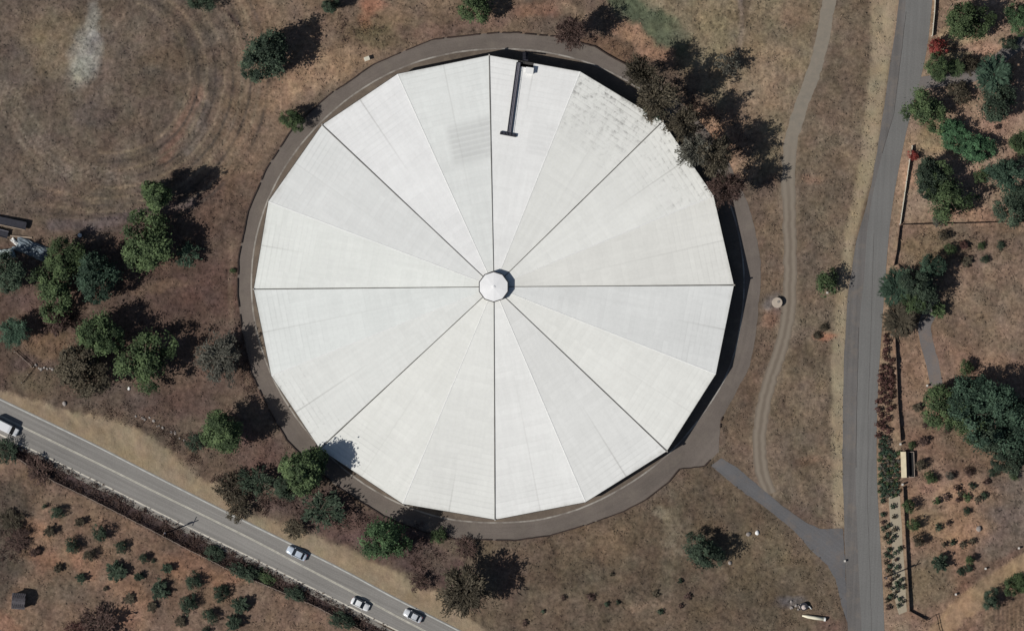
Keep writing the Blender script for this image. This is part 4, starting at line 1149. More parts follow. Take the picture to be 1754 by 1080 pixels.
for px, py, r in ((1667, 926, 6), (1649, 932, 7), (1632, 928, 6), (1617, 932, 5), (1625, 895, 5), (1687, 849, 7), (1675, 855, 7), (1656, 851, 8), (1621, 851, 7), (1605, 857, 7), (1640, 855, 5), (1645, 845, 6), (1607, 902, 7), (1665, 832, 7), (1640, 834, 6), (1690, 826, 6)):
    plant('mini', px, py, r, 1.0, M[RNG.choice([D, W, O, G])], 'low dark shrub scattered over the pinkish lower garden', 'shrub', 'low_shrub', 'low shrubs scattered over the lower garden', parts=False)
for px, py, r in ((1123, 1016, 7), (1013, 1021, 8), (965, 1023, 5), (1165, 994, 5), (1179, 1020, 7), (1166, 1037, 5), (1132, 1046, 6), (899, 1066, 6), (1058, 1031, 4), (1039, 1033, 5), (930, 1047, 4), (1047, 984, 4)):
    plant('mini', px, py, r, .7, M[RNG.choice([O, W, D])], 'dark weed clump dotting the dry field below the tank', 'weed', 'weed_clump', 'weed clumps in the dry south field', parts=False)
# roadside planting
RED = [(110, 62), (115, 105), (118, 160), (105, 185), (110, 220), (150, 240), (85, 290), (120, 280), (145, 310), (80, 340), (120, 330), (150, 350), (80, 375), (110, 390), (150, 378), (80, 415), (115, 435), (150, 410),
       (75, 465), (110, 495), (150, 465), (150, 495), (80, 520), (120, 540), (55, 530), (60, 590), (125, 590), (150, 570), (80, 630), (125, 650), (55, 690), (90, 672), (90, 720), (130, 740), (55, 770)]
for i, (a_, b_) in enumerate(RED):
    plant('mini', 1490 + a_ / 4.155, 560 + b_ / 4.155, RNG.uniform(5.0, 6.6), 1.0, M[MR], 'reddish brown clipped shrub planted between the road and the plank fence', 'shrub', 'red_shrub', 'reddish shrubs along the road', parts=False)
row = 0
yy = 749.0
while yy < 852:
    xa = 1506.5 + (2.6 if row % 2 else 0); xb = 1525 if yy < 770 else 1538
    xx = xa
    while xx < xb:
        plant('mini', xx + RNG.uniform(-1.2, 1.2), yy + RNG.uniform(-1.2, 1.2), RNG.uniform(3.4, 4.6), .7, M[RNG.choice([T, T, G, D, Y])], 'grey green tussock planted in the dense bed beside the road', 'plant', 'green_tussock', 'tussocks in the dense roadside bed', parts=False)
        xx += 6.3
    yy += 6.6; row += 1
STRIP = [(90, 155), (95, 250), (95, 355), (130, 395), (105, 420), (140, 445), (140, 500), (115, 540), (115, 590), (120, 645), (150, 670), (125, 755), (155, 780), (120, 860), (135, 915), (165, 195), (170, 270), (175, 360), (175, 410),
         (215, 490), (180, 525), (185, 575), (190, 630), (190, 690), (225, 715), (155, 715), (195, 740), (235, 765), (185, 800), (210, 850), (165, 840), (150, 830), (205, 900), (235, 870), (130, 330), (145, 555), (145, 615), (90, 310), (200, 770)]
for a_, b_ in STRIP:
    plant('mini', 1490 + a_ / 4.155, 820 + b_ / 4.155, RNG.uniform(3.4, 5.6), .8, M[RNG.choice([D, D, O, W])], 'small dark plant spaced out along the pale strip beside the road', 'plant', 'strip_plant', 'plants spaced along the pale strip', parts=False)

# dry tufts over the fields (uncountable)
rng = np.random.default_rng(5)
NT = 70000
tx = rng.uniform(-124, 124, NT); ty = rng.uniform(-79, 79, NT)
tpx = tx / S + 877; tpy = 540 - ty / S
def grid_at(A):
    i = np.clip(np.searchsorted(gx, tx) - 1, 0, nxv - 2); j = np.clip(np.searchsorted(gy, ty) - 1, 0, nyv - 2)
    return A[j, i]
pv = grid_at(paved)
soft = np.maximum.reduce([3.0 - pv, 0 * pv])
dens = fbm(tpx / 26, tpy / 26, 91, 4, .6)
shoulder = sdf_poly(tpx, tpy, [(-60, 640), (0, 670), (130, 710), (240, 735), (330, 815), (430, 880), (640, 955), (900, 1120), (900, 1160), (440, 915), (-60, 670)])
keep = (pv > 2.5) & (dens > rng.uniform(.28, .72, NT)) & (shoulder > 0) & (sdf_line(tpx, tpy, DIRT_ROAD) > 17)
tx, ty, tpx, tpy = tx[keep], ty[keep], tpx[keep], tpy[keep]
tz = grid_at(GZ); cen = np.stack([tx, ty, tz + .12], 1)
cen = np.repeat(cen, 3, 0) + rng.normal(size=(len(tx) * 3, 3)) * np.array([.13, .13, .05])
ax = rng.normal(size=(len(cen), 3)) * np.array([1, 1, .35])
qd = leaf_quads(cen, np.array([0, 0, 1.6]), .34, 2.0, rng, ax)
tcol = np.clip(np.repeat(grid_at(col), 3, 0) * np.repeat(rng.uniform(.65, 1.4, (len(tx), 1)), 3, 0) * rng.uniform(.85, 1.15, (len(cen), 1)), 0, .8)
tme = foliage_mesh('dry_tufts', qd, np.ones(len(qd)))
a_ = tme.attributes.new('tuft', 'FLOAT_COLOR', 'FACE'); a_.data.foreach_set('color', np.concatenate([tcol, np.ones((len(tcol), 1))], 1).astype(np.float32).ravel())
tm, n, l, b = new_mat('dry_grass')
a_ = n.new('ShaderNodeAttribute'); a_.attribute_name = 'tuft'; l.new(a_.outputs['Color'], b.inputs['Base Color']); b.inputs['Roughness'].default_value = .9
tag(link_mesh('dry_grass', tme, tm), 'short dry grass tufts scattered over the brown fields', 'grass', kind='stuff')

# low dead brush covering the ditch and the bank below the ring road (uncountable)
BRUSH = [(ditch, 1.0, .34), ([(430, 852), (560, 838), (640, 890), (700, 912), (770, 930), (760, 965), (735, 985), (640, 940), (540, 893)], .30, .36), ([(355, 815), (430, 800), (470, 850), (455, 890), (385, 860)], .4, .36),
         ([(60, 530), (130, 520), (135, 560), (75, 565)], .6, .36), ([(232, 708), (330, 745), (350, 800), (320, 790), (250, 735)], .5, .30), ([(0, 860), (55, 870), (50, 960), (0, 970)], .45, .32), ([(385, 560), (415, 590), (440, 670), (425, 680), (395, 620)], .4, .34),
         ([(1040, 62), (1110, 118), (1095, 128), (1030, 75)], .22, .3), ([(560, 20), (660, 25), (650, 75), (580, 70)], .16, .3), ([(700, 880), (760, 905), (780, 926), (700, 905)], .5, .3), ([(1560, 770), (1740, 800), (1690, 880), (1580, 870)], .10, .28),
         ([(1560, 400), (1740, 395), (1740, 440), (1600, 450)], .14, .28), ([(1620, 60), (1700, 80), (1690, 110), (1620, 105)], .14, .28), ([(140, 690), (232, 690), (240, 735), (150, 712)], .4, .26), ([(1150, 130), (1300, 240), (1270, 330), (1180, 260)], .2, .32)]
rng = np.random.default_rng(17)
bq, bt = [], []
for poly, dn, sz in BRUSH:
    q = np.array(poly, float); lo, hi = q.min(0), q.max(0)
    n_ = int((hi[0] - lo[0]) * (hi[1] - lo[1]) * .10 * dn)
    bx_ = rng.uniform(lo[0], hi[0], n_); by_ = rng.uniform(lo[1], hi[1], n_)
    k_ = (sdf_poly(bx_, by_, poly) < -1) & (fbm(bx_ / 9, by_ / 9, 77, 3) > rng.uniform(.3, .62, n_))
    for px_, py_ in zip(bx_[k_], by_[k_]):
        if abs(px_) > 3000: continue
        x, y = P(px_, py_); z = ground_z(x, y); m_ = 9
        pts = np.array([x, y, z + .28]) + rng.normal(size=(m_, 3)) * np.array([.34, .34, .16])
        bq.append(leaf_quads(pts, np.array([0, 0, .7]), sz * 1.2, 2.6, rng)); bt.append(rng.uniform(.55, 1.3) * rng.uniform(.85, 1.15, m_))
tag(link_mesh('dry_brush', foliage_mesh('dry_brush', np.concatenate(bq), np.concatenate(bt)), M['leaf_brown']), 'low dead brown brush filling the ditch and the banks below the ring road', 'brush', kind='stuff')

# ------------------------------------------------------------------ vehicles
def loft(bm, secs):
    """secs: list of rings (same count) of points"""
    rs = [[bm.verts.new(p) for p in r] for r in secs]
    k = len(rs[0])
    for a_, b_ in zip(rs[:-1], rs[1:]):
        for j in range(k): bm.faces.new((a_[j], a_[(j + 1) % k], b_[(j + 1) % k], b_[j]))
    bm.faces.new(rs[0]); bm.faces.new(rs[-1][::-1])

def wheels(root, xs, yw, r, wd=.2):
    for x in xs:
        for sg in (-1, 1):
            bm = bmesh.new(); add_cyl(bm, (x, sg * yw, r), r, r, wd, 20, 'Y'); t_ = bm_obj('wheel', bm, M['rubber'], root)
            bm = bmesh.new(); add_cyl(bm, (x, sg * (yw + wd * .5 + .004), r), r * .6, r * .55, .03, 14, 'Y'); bm_obj('rim', bm, M['chrome'], t_)

def car(px, py, ang, paint, label, L=4.6, Wd=1.84):
    x, y = P(px, py, 1)
    root = empty('car', (x, y, .03), ang)
    tag(root, label, 'car', 'vehicles on the highway')
    h = Wd / 2; q = L / 2
    st = [(-q, .80, .45, .80), (-q + .08, .90, .32, .90), (-q + .5, .97, .25, .98), (-q + 1.2, 1, .22, 1.0), (-.2, 1, .22, .98), (.8, 1, .22, .96), (q - 1.0, 1, .24, .90), (q - .45, .96, .26, .80), (q - .1, .86, .32, .68), (q, .72, .42, .58)]
    bm = bmesh.new()
    loft(bm, [[(sx_, -h * w * .93, zb), (sx_, -h * w, (zb + zt) / 2), (sx_, -h * w * .94, zt - .06), (sx_, -h * w * .5, zt), (sx_, h * w * .5, zt), (sx_, h * w * .94, zt - .06), (sx_, h * w, (zb + zt) / 2), (sx_, h * w * .93, zb)] for sx_, w, zb, zt in st])
    bm_obj('body', bm, paint, root, True)
    rb, rt, ft, fb = -q + .55, -q + 1.25, .15, .98
    hb, ht = h * .86, h * .68; zb, zt = .93, 1.42
    bm = bmesh.new()
    loft(bm, [[(rt - .1, -ht, zt - .02), (rt - .1, ht, zt - .02), (rt - .1, ht, zt - .07), (rt - .1, -ht, zt - .07)], [(rt + .3, -ht, zt + .03), (rt + .3, ht, zt + .03), (rt + .3, ht, zt - .05), (rt + .3, -ht, zt - .05)],
              [(ft - .3, -ht, zt + .03), (ft - .3, ht, zt + .03), (ft - .3, ht, zt - .05), (ft - .3, -ht, zt - .05)], [(ft + .05, -ht, zt - .02), (ft + .05, ht, zt - .02), (ft + .05, ht, zt - .07), (ft + .05, -ht, zt - .07)]])
    bm_obj('roof', bm, paint, root)
    mesh_obj('windscreen', [(fb, -hb, zb), (fb, hb, zb), (ft + .02, ht, zt - .04), (ft + .02, -ht, zt - .04)], [(0, 1, 2, 3)], M['glass'], root)
    mesh_obj('rear_window', [(rb, -hb, zb), (rb, hb, zb), (rt - .06, ht, zt - .04), (rt - .06, -ht, zt - .04)], [(0, 1, 2, 3)], M['glass'], root)
    for sg in (-1, 1):
        mesh_obj('side_window', [(rb, sg * hb, zb), (fb, sg * hb, zb), (ft + .02, sg * ht, zt - .06), (rt - .06, sg * ht, zt - .06)], [(0, 1, 2, 3)], M['glass'], root)
        bm = bmesh.new(); add_box(bm, (q - .22, sg * h * .66, .66), (.3, .34, .12), 0, .03); bm_obj('headlight', bm, M['lamp_clear'], root)
        bm = bmesh.new(); add_box(bm, (-q + .06, sg * h * .66, .78), (.12, .36, .14), 0, .02); bm_obj('tail_light', bm, M['lamp_red'], root)
        bm = bmesh.new(); add_box(bm, (.78, sg * (h + .08), .98), (.16, .2, .12), 0, .03); bm_obj('mirror', bm, paint, root)
    wheels(root, (-q + .85, q - .9), h - .12, .32)
    return root
UP = math.pi + HW_ANG
car(508, 947, UP, M['car_blue'], 'silver blue sedan in the upper lane, leftmost of the two there', 4.9, 1.9)
car(617, 1034, HW_ANG, M['car_white'], 'white car in the lower lane nearest the bottom edge', 4.5)
car(707, 1054, UP, M['car_silver'], 'pale silver car in the upper lane close to the bottom edge', 4.5)

def van(px, py, ang, label):
    x, y = P(px, py, 1.2)
    root = empty('van', (x, y, .03), ang); tag(root, label, 'van', 'vehicles on the highway')
    bm = bmesh.new(); h = 1.02
    st = [(-3.2, .96, .4, 2.2), (-3.05, 1, .3, 2.35), (.9, 1, .3, 2.35), (1.45, .97, .3, 2.22)]
    loft(bm, [[(sx_, -h * w, zb), (sx_, -h * w, zt - .25), (sx_, -h * w * .86, zt), (sx_, h * w * .86, zt), (sx_, h * w, zt - .25), (sx_, h * w, zb)] for sx_, w, zb, zt in st])
    bm_obj('body', bm, M['car_white'], root)
    bm = bmesh.new()
    st = [(1.452, .97, .3, 1.32), (2.3, .96, .3, 1.22), (3.0, .9, .34, 1.0), (3.2, .8, .42, .8)]
    loft(bm, [[(sx_, -h * w, zb), (sx_, -h * w, zt - .12), (sx_, -h * w * .86, zt), (sx_, h * w * .86, zt), (sx_, h * w, zt - .12), (sx_, h * w, zb)] for sx_, w, zb, zt in st])
    bm_obj('bonnet', bm, M['car_white'], root)
    mesh_obj('windscreen', [(2.25, -.9, 1.26), (2.25, .9, 1.26), (1.46, .84, 2.14), (1.46, -.84, 2.14)], [(0, 1, 2, 3)], M['glass'], root)
    for sg in (-1, 1):
        mesh_obj('side_window', [(1.47, sg * .975, 1.34), (2.24, sg * .93, 1.27), (1.47, sg * .86, 2.1)], [(0, 1, 2)], M['glass'], root)
        bm = bmesh.new(); add_box(bm, (3.02, sg * .68, .8), (.28, .34, .2), 0, .03); bm_obj('headlight', bm, M['lamp_clear'], root)
        bm = bmesh.new(); add_box(bm, (1.85, sg * 1.12, 1.4), (.2, .24, .3), 0, .03); bm_obj('mirror', bm, M['rubber'], root)
        bm = bmesh.new(); add_box(bm, (-3.2, sg * .85, 1.0), (.08, .2, .5), 0, .02); bm_obj('tail_light', bm, M['lamp_red'], root)
    wheels(root, (-2.0, 2.1), .92, .38, .24)
van(9, 731, HW_ANG, 'white panel van entering at the left edge in the lower lane')

# ------------------------------------------------------------------ fences and walls
def fence(name, pts, h, mats, label, cat='fence', rails=3, plank=False, post_step=2.4, thick=.06, group=None):
    pm, rm_ = mats
    w = [Vector((*P(x, y), 0)) for x, y in pts]
    for p in w: p.z = ground_z(p.x, p.y)
    root = empty(name, w[0]); tag(root, label, cat, group)
    o = w[0]
    posts = []
    for a_, b_ in zip(w[:-1], w[1:]):
        d_ = b_ - a_; ln_ = d_.length; an = math.atan2(d_.y, d_.x)
        k = max(1, round(ln_ / post_step))
        for i in range(k): posts.append((a_.lerp(b_, i / k), an))
    posts.append((w[-1], an))
    for p, an_ in posts[:100]:
        bm = bmesh.new(); z = ground_z(p.x, p.y) - o.z
        add_box(bm, (p.x - o.x, p.y - o.y, z + h / 2 - .1), (.14, .14, h + .3), an_, .015); bm_obj('post', bm, pm, root)
    for ri in range(1 if plank else rails):
        bm = bmesh.new()
        for (p, an_), (q, _) in zip(posts[:-1], posts[1:]):
            za, zb = ground_z(p.x, p.y) - o.z, ground_z(q.x, q.y) - o.z
            a_ = Vector((p.x - o.x, p.y - o.y, za)); b_ = Vector((q.x - o.x, q.y - o.y, zb)); d_ = b_ - a_
            an2 = math.atan2(d_.y, d_.x); ty_ = -math.atan2(d_.z, math.hypot(d_.x, d_.y))
            if plank:
                nb = max(2, int(d_.length / .22))
                for i in range(nb):
                    c_ = a_.lerp(b_, (i + .5) / nb); hh = h * random.uniform(.94, 1.03)
                    add_box(bm, (c_.x - math.sin(an2) * .1, c_.y + math.cos(an2) * .1, c_.z + hh / 2 - .02), (d_.length / nb * .93, thick, hh), an2)
            else:
                c_ = (a_ + b_) / 2
                add_box(bm, (c_.x - math.sin(an2) * .1, c_.y + math.cos(an2) * .1, c_.z + h * (ri + .7) / rails), (d_.length, .05, .13), an2, 0, ty_)
        bm_obj('planks' if plank else 'rail', bm, rm_, root)
    return root
fence('rail_fence', FENCE_DITCH[1:-1], .95, (M['wood_pale'], M['wood_pale']), 'low pale rail fence between the ditch and the orchard', rails=3, post_step=2.6)
fence('plank_fence', [(1532, 574), (1535, 630), (1537, 691), (1542, 755)], .95, (M['wood'], M['wood']), 'brown plank fence behind the reddish roadside shrubs', plank=True, thick=.09)
fence('plank_fence', [(1546, 834), (1549, 897), (1553, 974), (1557, 1046), (1586, 1062)], .95, (M['wood'], M['wood']), 'brown plank fence behind the pale concrete strip, bending at its lower end', plank=True, thick=.09)
fence('plank_fence', [(1540, 388), (1535, 430), (1530, 455)], .9, (M['wood'], M['wood']), 'short brown plank fence continuing below the white fence', plank=True, thick=.09)
fence('white_fence', [(1562, 250), (1557, 275), (1549, 330), (1541, 384)], .9, (M['white_paint'], M['cream_paint']), 'white plank fence along the road right of the tank', plank=True, thick=.16)
fence('side_fence', [(1542, 386), (1600, 384.5), (1670, 383), (1728, 381), (1790, 379)], .8, (M['wood'], M['wood']), 'dark fence running sideways from the white fence to the right edge', plank=True, thick=.09)
fence('white_fence', [(1602, -20), (1600, 20), (1596, 62)], .9, (M['white_paint'], M['cream_paint']), 'pale plank fence above the large red bush at the top', plank=True, thick=.16)
fence('entry_fence', [(1527, 572), (1543, 565), (1560, 560)], .7, (M['white_paint'], M['wood']), 'short fence left of the garden path, with white posts', plank=True)
fence('entry_fence', [(1562, 559), (1575, 552), (1590, 543)], .6, (M['white_paint'], M['wood_pale']), 'low pale gate across the start of the garden path', cat='gate', rails=4, post_step=1.6)
fence('pipe_fence', [(25, 602), (40, 615), (54, 628)], .8, (M['concrete'], M['wood_pale']), 'thin pale rail leading to the pile of stones on the left', rails=2)
fence('pipe_fence', [(58, 628), (48, 641), (37, 655)], .8, (M['concrete'], M['wood']), 'thin dark rail running down from the pile of stones', rails=2)
fence('field_fence', [(1586, 1062), (1601, 1053), (1604, 1068), (1607, 1082)], 1.0, (M['wood'], M['wood']), 'dark rail fence at the bottom beside the dirt road', rails=2)

# ------------------------------------------------------------------ small things
def thing_at(name, px, py, label, cat, rz=0.0, group=None, z=None):
    x, y = P(px, py); zz = ground_z(x, y) if z is None else z
    return tag(empty(name, (x, y, zz), rz), label, cat, group)

def utility_pole(px, py, h, rz, label):
    t_ = thing_at('utility_pole', px, py, label, 'utility pole', rz)
    bm = bmesh.new(); tube(bm, [(0, 0, -.4), (0, 0, h * .5), (0, 0, h)], [.17, .15, .11], 10); bm_obj('pole', bm, M['wood'], t_)
    bm = bmesh.new(); add_box(bm, (0, .14, h - .7), (2.2, .1, .12), 0, .01); arm = bm_obj('crossarm', bm, M['wood'], t_)
    for q in (-1.0, -.45, .45, 1.0):
        bm = bmesh.new(); add_cyl(bm, (q, .14, h - .55), .05, .03, .18, 8); bm_obj('insulator', bm, M['concrete'], arm)
    bm = bmesh.new(); add_cyl(bm, (.25, -.1, h - 1.9), .24, .24, .8, 12); bm_obj('transformer', bm, M['grey_metal'], t_)
utility_pole(1514, 989, 8.0, rad(60), 'wooden utility pole among the plants along the pale strip')
utility_pole(283, 913, 7.5, rad(65), 'wooden utility pole in the ditch, its shadow crossing the highway')

t_ = thing_at('concrete_cistern', 1331, 518, 'round pale concrete cistern beside the dirt track', 'cistern')
bm = bmesh.new(); add_cyl(bm, (0, 0, .4), 1.15, 1.15, .9, 28); bm_obj('drum', bm, M['concrete'], t_)
bm = bmesh.new(); add_cyl(bm, (0, 0, .9), 1.22, 1.18, .1, 28); lid = bm_obj('lid', bm, simple('lid_concrete', C(168, 156, 142), .85, .12, 1), t_)
bm = bmesh.new(); add_cyl(bm, (.3, .2, .99), .32, .32, .08, 14); bm_obj('manhole', bm, M['concrete_dull'], lid)

t_ = thing_at('barrel', 137, 403, 'small white-topped barrel on bare soil above the tree row', 'barrel')
bm = bmesh.new(); add_cyl(bm, (0, 0, .45), .62, .58, 1.0, 18); bm_obj('drum', bm, M['dark_metal'], t_)
bm = bmesh.new(); add_cyl(bm, (0, 0, .98), .5, .42, .1, 18); bm_obj('lid', bm, M['white_paint'], t_)

def bollard(px, py, label, h=.9):
    t_ = thing_at('bollard', px, py, label, 'bollard')
    bm = bmesh.new(); add_box(bm, (0, 0, h / 2 - .1), (.36, .36, h + .2), 0, .03); bm_obj('shaft', bm, M['concrete'], t_)
    bm = bmesh.new(); add_box(bm, (0, 0, h + .06), (.46, .46, .12), 0, .03); bm_obj('cap', bm, M['concrete_pale'], t_)
bollard(1542, 760, 'white square pillar at the upper end of the long shed')
bollard(1545.5, 829, 'white square pillar at the lower end of the long shed', 1.1)
bollard(1527, 573, 'white pillar at the road end of the short entry fence')
bollard(1560, 560, 'white pillar beside the gate of the garden path', 1.1)
bollard(1588, 660, 'white pillar beside the lower end of the garden path', .6)
bollard(1637, 1017, 'white post along the dirt road, lowest of three', .6)
bollard(1688, 973, 'white post along the dirt road, middle of three', .7)
bollard(1745, 938, 'white post along the dirt road at the right edge', .7)
bollard(1447, 960, 'small white marker post where the driveway meets the road', .5)
bollard(1417, 501, 'white block at the foot of the lone verge bush', .3)

t_ = thing_at('valve_box', 628, 101, 'small white utility box on the kerb at the upper left', 'utility box', rad(20))
bm = bmesh.new(); add_box(bm, (0, 0, .4), (1.1, .8, 1.0), 0, .04); bm_obj('cabinet', bm, M['white_paint'], t_)
bm = bmesh.new(); add_box(bm, (.1, 0, .95), (1.25, .95, .08), 0, .02); bm_obj('lid', bm, M['cream_paint'], t_)

# long narrow shed beside the road
t_ = thing_at('long_shed', 1549, 795, 'long narrow shed with a cream roof slope beside the roadside bed', 'shed', rad(92))
bm = bmesh.new(); add_box(bm, (0, 0, .55), (5.7, 1.5, 1.3), 0, .02); bm_obj('wall', bm, M['wood_pale'], t_)
v = [(-3, .85, 1.2), (3, .85, 1.2), (3, -.35, 1.75), (-3, -.35, 1.75), (-3, -.85, 1.25), (3, -.85, 1.25)]
mesh_obj('roof', v[:4] + [(x, y, z - .08) for x, y, z in v[:4]], [(0, 1, 2, 3), (4, 7, 6, 5), (0, 4, 5, 1), (1, 5, 6, 2), (2, 6, 7, 3), (3, 7, 4, 0)], simple('cream_roof', C(178, 167, 142), .7, .16, .8), t_)
mesh_obj('roof', [(-3, -.355, 1.74), (3, -.355, 1.74), v[5], v[4]], [(0, 1, 2, 3)], simple('shaded_roof', C(96, 80, 74), .8, .2, .8), t_)  # slope away from the sun: its shade is put into the colour
for q in (-1.8, 0, 1.8):
    bm = bmesh.new(); add_box(bm, (q, -.76, .5), (.9, .06, 1.0)); bm_obj('door', bm, M['wood'], t_)
t_ = thing_at('framed_shade', 1561, 795, 'narrow pale frame round a dark slab standing for the shadow behind the long shed', 'framed_shade', rad(92))
bm = bmesh.new()
for yy_ in (-.62, .62): add_box(bm, (0, yy_, .25), (5.8, .12, .7))
for xx_ in (-2.9, 2.9): add_box(bm, (xx_, 0, .25), (.12, 1.1, .695))
bm_obj('frame', bm, M['wood_pale'], t_)
bm = bmesh.new(); add_box(bm, (0, 0, .1), (5.66, 1.12, .5)); bm_obj('filling', bm, M['rubber'], t_)  # black slab laid in as the painted shadow beside the shed

# dark hut, lower left
t_ = thing_at('hut', 33, 1028, 'dark shingled hut standing alone in the lower left corner', 'hut', rad(-4))
bm = bmesh.new(); add_box(bm, (0, 0, 1.0), (2.6, 3.2, 2.4)); bm_obj('wall', bm, M['wood'], t_)
bm = bmesh.new()
for yy_, tz_ in ((-.9, 1), (.9, -1)):
    m_ = Matrix.Translation((0, yy_, 2.45)) @ Matrix.Rotation(rad(18) * tz_, 4, 'X') @ Matrix.Diagonal((3.1, 1.98, .1, 1)); bmesh.ops.create_cube(bm, size=1, matrix=m_)
for k in range(7): add_box(bm, (-1.35 + k * .45, 0, 2.6), (.05, 3.4, .12))
bm_obj('roof', bm, M['roof_shingle'], t_)
bm = bmesh.new(); add_box(bm, (0, -1.62, .85), (.9, .06, 1.8)); bm_obj('door', bm, M['wood_pale'], t_)

# culvert pipe and pump, lower right
x, y = P(1394, 1057)
t_ = thing_at('culvert_pipe', 1394, 1057, 'white pipe lying on the ground near the road at the bottom', 'pipe', rad(-8))
bm = bmesh.new(); tube(bm, [(-2.75, .1, .36), (-1.4, .04, .40), (0, 0, .40), (2.75, 0, .40)], [.16, .38, .40, .40], 20); bm_obj('barrel', bm, simple('pipe_white', C(212, 206, 184), .55, .08, 1), t_, True)
bm = bmesh.new(); add_cyl(bm, (2.55, 0, .40), .47, .47, .4, 20, 'X'); bm_obj('collar', bm, M['ridge_white'], t_)
t_ = thing_at('pump', 1377, 1038, 'round grey water pump with pale cap above the white pipe', 'pump', rad(30))
bm = bmesh.new(); add_cyl(bm, (0, 0, .35), .95, .9, .9, 22); bm_obj('housing', bm, M['dark_metal'], t_)
bm = bmesh.new(); add_cyl(bm, (-.1, -.1, .85), .6, .45, .25, 18); add_cyl(bm, (-.1, -.1, 1.05), .2, .2, .3, 10); bm_obj('cap', bm, simple('cap_pink', C(190, 178, 172), .6, .1), t_)
bm = bmesh.new(); tube(bm, [(.6, -.3, .5), (1.1, -.6, .5), (1.2, -1.1, .3), (1.2, -1.4, -.1)], [.13, .13, .13, .13], 10); bm_obj('outlet', bm, M['white_paint'], t_)

# junk at the left edge
t_ = thing_at('flatbed_trailer', 14, 381, 'long dark flatbed trailer with a pale edge at the left border', 'trailer', rad(-12))
bm = bmesh.new(); add_box(bm, (0, 0, .75), (8.4, 1.7, .16), 0, .02); bm_obj('deck', bm, M['dark_metal'], t_)
for sg, mm in ((-.88, M['ochre_timber']), (.88, M['dark_metal'])):
    bm = bmesh.new(); add_box(bm, (0, sg, .85), (8.4, .16, .34)); bm_obj('side_board', bm, mm, t_)
bm = bmesh.new(); add_box(bm, (4.24, 0, .9), (.12, 1.6, .4)); bm_obj('headboard', bm, M['dark_metal'], t_)
wheels(t_, (-.6, .5), .8, .38)
t_ = thing_at('flatbed_trailer', 1, 399, 'shorter dark trailer cut by the left border below the long one', 'trailer', rad(-14))
bm = bmesh.new(); add_box(bm, (0, 0, .75), (3.6, 1.5, .16), 0, .02); bm_obj('deck', bm, M['dark_metal'], t_)
for sg, mm in ((-.78, M['dark_metal']), (.78, M['grey_metal'])):
    bm = bmesh.new(); add_box(bm, (0, sg, .85), (3.6, .14, .3)); bm_obj('side_board', bm, mm, t_)
wheels(t_, (0.0,), .7, .34)
x, y = P(32, 405); bm = bmesh.new(); add_box(bm, (0, 0, .2), (6.2, .32, .36), 0, .02)
o = bm_obj('timber_beam', bm, M['ochre_timber']); o.location = (x, y, ground_z(x, y)); o.rotation_euler = (0, 0, rad(-5)); tag(o, 'pale timber beam lying above the tarpaulin heap', 'beam')
def tarp(px, py, w, d_, h, rz, mat, label, seed):
    x, y = P(px, py); z = ground_z(x, y)
    nx_, ny_ = 26, 16; u, v_ = np.meshgrid(np.linspace(-1, 1, nx_), np.linspace(-1, 1, ny_))
    edge = np.clip(1 - np.maximum(np.abs(u), np.abs(v_)) ** 6, 0, 1)
    zz = (.25 + .75 * fbm(u * 2.2 + 5, v_ * 2.2, seed, 3) + .35 * np.abs(np.sin(v_ * 9 + u * 2.5))) * h * edge + .03
    jx = (fbm(u * 3, v_ * 3, seed + 3, 2) - .5) * .35; jy = (fbm(u * 3, v_ * 3, seed + 7, 2) - .5) * .35
    V = np.stack([(u + jx) * w / 2, (v_ + jy) * d_ / 2, zz], -1).reshape(-1, 3)
    ii = np.arange(nx_ * ny_).reshape(ny_, nx_); F = np.stack([ii[:-1, :-1], ii[:-1, 1:], ii[1:, 1:], ii[1:, :-1]], -1).reshape(-1, 4)
    o = mesh_obj('tarpaulin', V, F, mat); o.location = (x, y, z - .02); o.rotation_euler = (0, 0, rz)
    tag(o, label, 'tarpaulin')
tarp(54, 426, 7.6, 3.6, .9, rad(-22), M['tarp'], 'crumpled blue grey tarpaulin over a heap at the left', 3)
tarp(30, 418, 4.2, 1.0, .7, rad(-42), M['white_paint'], 'white crumpled sheet lying across the left of the tarpaulin', 8)
tarp(10, 434, 4.0, 2.2, .7, rad(5), simple('tarp_pale', C(150, 160, 158), .6, .5, 1.2), 'pale torn sheeting at the left edge under the trailers', 12)

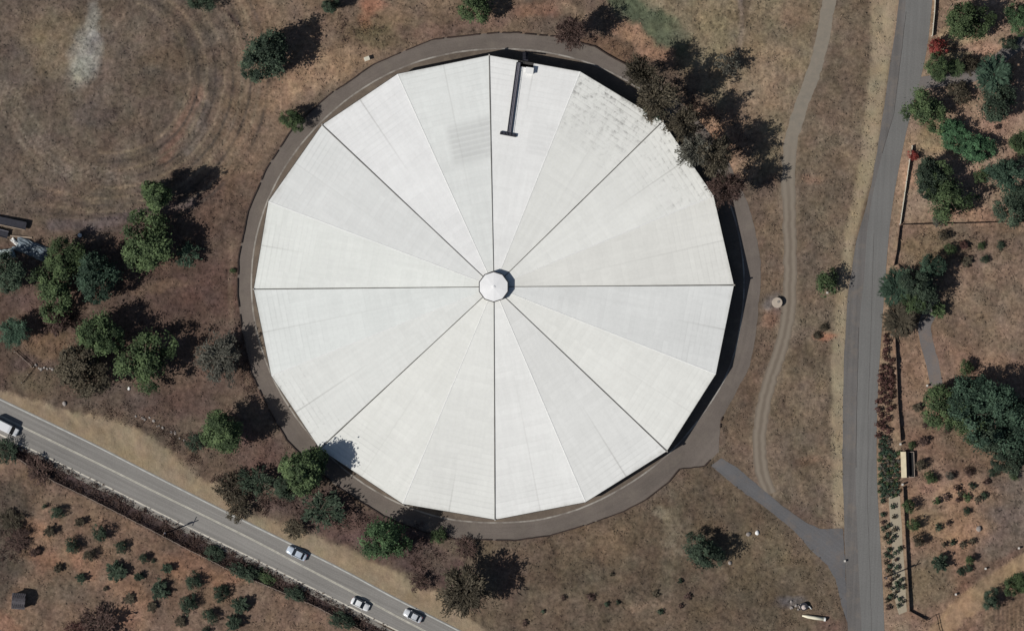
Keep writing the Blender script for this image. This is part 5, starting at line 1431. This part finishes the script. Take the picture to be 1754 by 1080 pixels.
# rocks
def rock(px, py, r, label, group, seed, mat=None):
    rg = random.Random(seed); bm = bmesh.new()
    bmesh.ops.create_icosphere(bm, subdivisions=2, radius=r)
    k = [Vector((rg.uniform(-1, 1), rg.uniform(-1, 1), rg.uniform(-1, 1))).normalized() for _ in range(7)]
    for v_ in bm.verts:
        d_ = v_.co.normalized()
        v_.co *= 1 + .22 * sum(max(0, d_.dot(q)) ** 3 for q in k[:4]) - .16 * sum(max(0, d_.dot(q)) ** 4 for q in k[4:])
        v_.co.z *= .7
    o = bm_obj('rock', bm, mat or M['rock']); x, y = P(px, py)
    o.location = (x, y, ground_z(x, y) + r * .25); o.rotation_euler = (0, 0, rg.uniform(0, 6))
    tag(o, label, 'rock', group)
for i, (px, py) in enumerate(((235, 711), (242, 713), (254, 716), (262, 722), (271, 728), (276, 731), (282, 734), (290, 738), (297, 741), (304, 744), (308, 748), (314, 752), (319, 755), (248, 719))):
    rock(px + RNG.uniform(-4, 4), py + RNG.uniform(-2.5, 2.5), RNG.uniform(.16, .34), 'pale rock in the broken line of rocks above the highway shoulder', 'rocks in the line above the highway', i)
for i, (px, py) in enumerate(((62, 625), (67, 630), (71, 632), (76, 629), (81, 631), (86, 630), (90, 632))):
    rock(px, py, RNG.uniform(.22, .42), 'pale stone in the small pile where two thin rails meet', 'stones piled where the rails meet', 30 + i)
for i, (px, py, r, lab) in enumerate(((1283, 914, .5, 'cream stone in the south field, left of the white one'), (1297, 911, .5, 'white stone in the south field near the driveway'), (221, 665, .35, 'single white stone above the line of rocks'),
                                      (110, 690, .5, 'pale flat stone by the highway shoulder at the left'), (1676, 905, .6, 'pale stone in the lower right garden beside brown soil'), (1250, 963, .4, 'pink stone at the right foot of the round tree in the south field'))):
    rock(px, py, r, lab, None, 50 + i, M['white_paint'] if i in (1, 2) else None)
for i in range(12):
    px, py = 1352 + RNG.uniform(0, 20), 1025 + RNG.uniform(0, 18)
    rock(px, py, RNG.uniform(.15, .35), 'small tan rubble stone heaped left of the water pump', 'rubble stones beside the pump', 80 + i)
